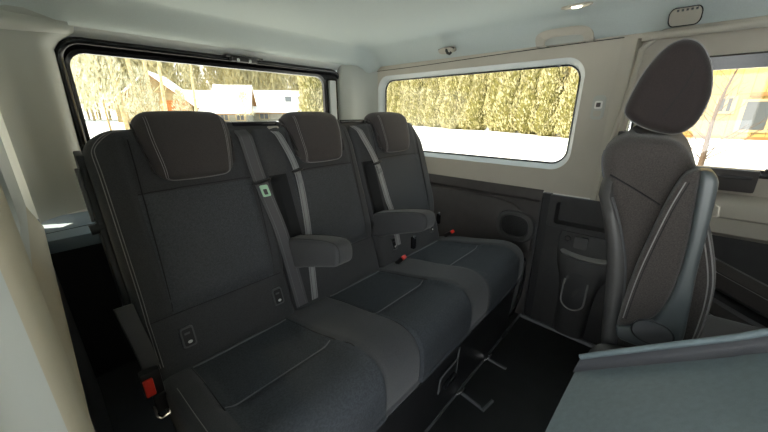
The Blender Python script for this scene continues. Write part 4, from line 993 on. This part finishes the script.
# houses
def house(label, cx, cy, rz, L_, W_, Hw, Hr, wallm, snowt=0.25, wins=(), skylights=0, name='house'):
    z0 = ground_z(cx, cy)-0.2
    h = thing(name, (cx, cy, z0), label, 'house'); h.rotation_euler = (0, 0, rz)
    def lm(nm, V, Fc, mt, par=h):
        me = bpy.data.meshes.new(nm); me.from_pydata([tuple(v) for v in V], [], Fc); me.materials.append(M[mt]); b = bmesh.new(); b.from_mesh(me); bmesh.ops.recalc_face_normals(b, faces=b.faces); b.to_mesh(me); b.free()
        o = bpy.data.objects.new(nm, me); COL.objects.link(o); o.parent = par; return o
    a, b = L_/2, W_/2
    lm('wall', [(-a, -b, 0), (a, -b, 0), (a, b, 0), (-a, b, 0), (-a, -b, Hw), (a, -b, Hw), (a, b, Hw), (-a, b, Hw), (-a, 0, Hw+Hr), (a, 0, Hw+Hr)],
       [(0, 1, 5, 4), (2, 3, 7, 6), (1, 2, 6, 9, 5), (3, 0, 4, 8, 7), (4, 5, 9, 8), (6, 7, 8, 9)], wallm)
    e = 0.45; dz = Hr/b*e
    for s in (-1, 1):
        P = [(-a-e, 0, Hw+Hr), (a+e, 0, Hw+Hr), (a+e, s*(b+e), Hw-dz), (-a-e, s*(b+e), Hw-dz)]
        rf = lm('roof', P+[(p[0], p[1], p[2]+0.12) for p in P], [(0, 1, 2, 3), (4, 5, 6, 7), (0, 1, 5, 4), (1, 2, 6, 5), (2, 3, 7, 6), (3, 0, 4, 7)], 'brownwood')
        lm('snow_cover', [(p[0], p[1], p[2]+0.121) for p in P]+[(p[0]*0.995, p[1], p[2]+0.12+snowt) for p in P], [(0, 1, 2, 3), (4, 5, 6, 7), (0, 1, 5, 4), (1, 2, 6, 5), (2, 3, 7, 6), (3, 0, 4, 7)], 'snow', rf)
        if s == -1:
            for k in range(skylights):
                xx = a*0.35+k*1.6; t = 0.45; yy = -(b+e)*t; zz = Hw+Hr-(Hr+dz)*t+0.14+snowt; sl_ = (Hr+dz)/(b+e)
                lm('skylight', [(xx, yy-0.5, zz-0.5*sl_), (xx+0.8, yy-0.5, zz-0.5*sl_), (xx+0.8, yy+0.5, zz+0.5*sl_), (xx, yy+0.5, zz+0.5*sl_)]+[(xx, yy-0.5, zz-0.5*sl_-0.2), (xx+0.8, yy-0.5, zz-0.5*sl_-0.2), (xx+0.8, yy+0.5, zz+0.5*sl_-0.2), (xx, yy+0.5, zz+0.5*sl_-0.2)], [(0, 1, 2, 3), (4, 5, 6, 7), (0, 1, 5, 4), (1, 2, 6, 5), (2, 3, 7, 6), (3, 0, 4, 7)], 'winpane', rf)
    for (u, z, ww, hh) in wins:
        f = lm('window', [(u-ww/2-0.08, -b-0.06, z-0.08), (u+ww/2+0.08, -b-0.06, z-0.08), (u+ww/2+0.08, -b-0.06, z+hh+0.08), (u-ww/2-0.08, -b-0.06, z+hh+0.08), (u-ww/2-0.08, -b, z-0.08), (u+ww/2+0.08, -b, z-0.08), (u+ww/2+0.08, -b, z+hh+0.08), (u-ww/2-0.08, -b, z+hh+0.08)], [(0, 1, 2, 3), (0, 1, 5, 4), (1, 2, 6, 5), (2, 3, 7, 6), (3, 0, 4, 7)], 'winframe')
        for s in (-1, 1):
            c = u+s*ww/4; q = ww/4-0.04
            lm('pane', [(c-q, -b-0.07, z), (c+q, -b-0.07, z), (c+q, -b-0.07, z+hh), (c-q, -b-0.07, z+hh)], [(0, 1, 2, 3)], 'winpane', f)
    return h
house('tan boarded shed with a snow-edged gable', 10.6, 41.0, math.radians(62), 6.0, 6.4, 1.9, 2.7, 'tanwall', 0.25, ((0, 0.8, 1.0, 0.9),), name='shed')
house('small house with snowy roof just right of the tan shed', 14.2, 39.5, math.radians(-25), 3.0, 4.2, 1.3, 1.7, 'greywall', 0.3, ((-0.7, 0.4, 0.8, 0.8),))
house('middle house with two snowy gables behind the rear window', 16.9, 38.0, math.radians(-35), 3.2, 4.6, 1.4, 2.3, 'greywall', 0.3, ((-0.8, 0.4, 0.8, 0.9), (0.8, 0.4, 0.8, 0.9)))
house('long low house with broad snowy roof and two skylights', 23.0, 39.5, math.radians(-32), 6.2, 6.0, 1.3, 2.1, 'greywall', 0.3, ((-1.5, 0.4, 1.0, 0.8), (1.2, 0.4, 1.0, 0.8)), 2)
yh = house('yellow boarded house beyond the sliding door window', 20.5, -2.2, math.radians(-90), 15.0, 8.0, 5.6, 3.0, 'yellow', 0.3, ((-1.15, 1.15, 0.35, 0.42), (-0.05, 0.55, 1.3, 0.9)), name='yellow_house')
cr1 = thing('rust_container', (9.3, 33.0, 0.2), 'small rust-orange container standing before the tan shed', 'container')
box('body', (8.5, 32.5, 0.22), (10.3, 33.5, 2.2), 'rust', cr1, 0.05)
for q in range(5): box('rib', (8.62+0.36*q, 32.44, 0.3), (8.72+0.36*q, 32.52, 2.1), 'rust', cr1)
box('lintel', (-0.65, -4.10, 1.62), (2.6, -4.0, 1.74), 'brownwood', yh, 0.01).location = (0, 0, 0)
box('plinth', (-7.0, -4.06, 0.0), (7.0, -4.0, 0.32), 'brownwood', yh).location = (0, 0, 0)
shr = make_bare('bare_shrub', 77, 2.6, 0.060, 'darktwig', 'darktwig', 30, 0.10, 0.45, 5)
shr.location = (9.6, -0.42, ground_z(9.6, -0.4)-0.3); shr.rotation_euler = (0, 0, -1.3); tag(shr, 'leafless shrub with dark crossing twigs in front of the yellow house', 'shrub')
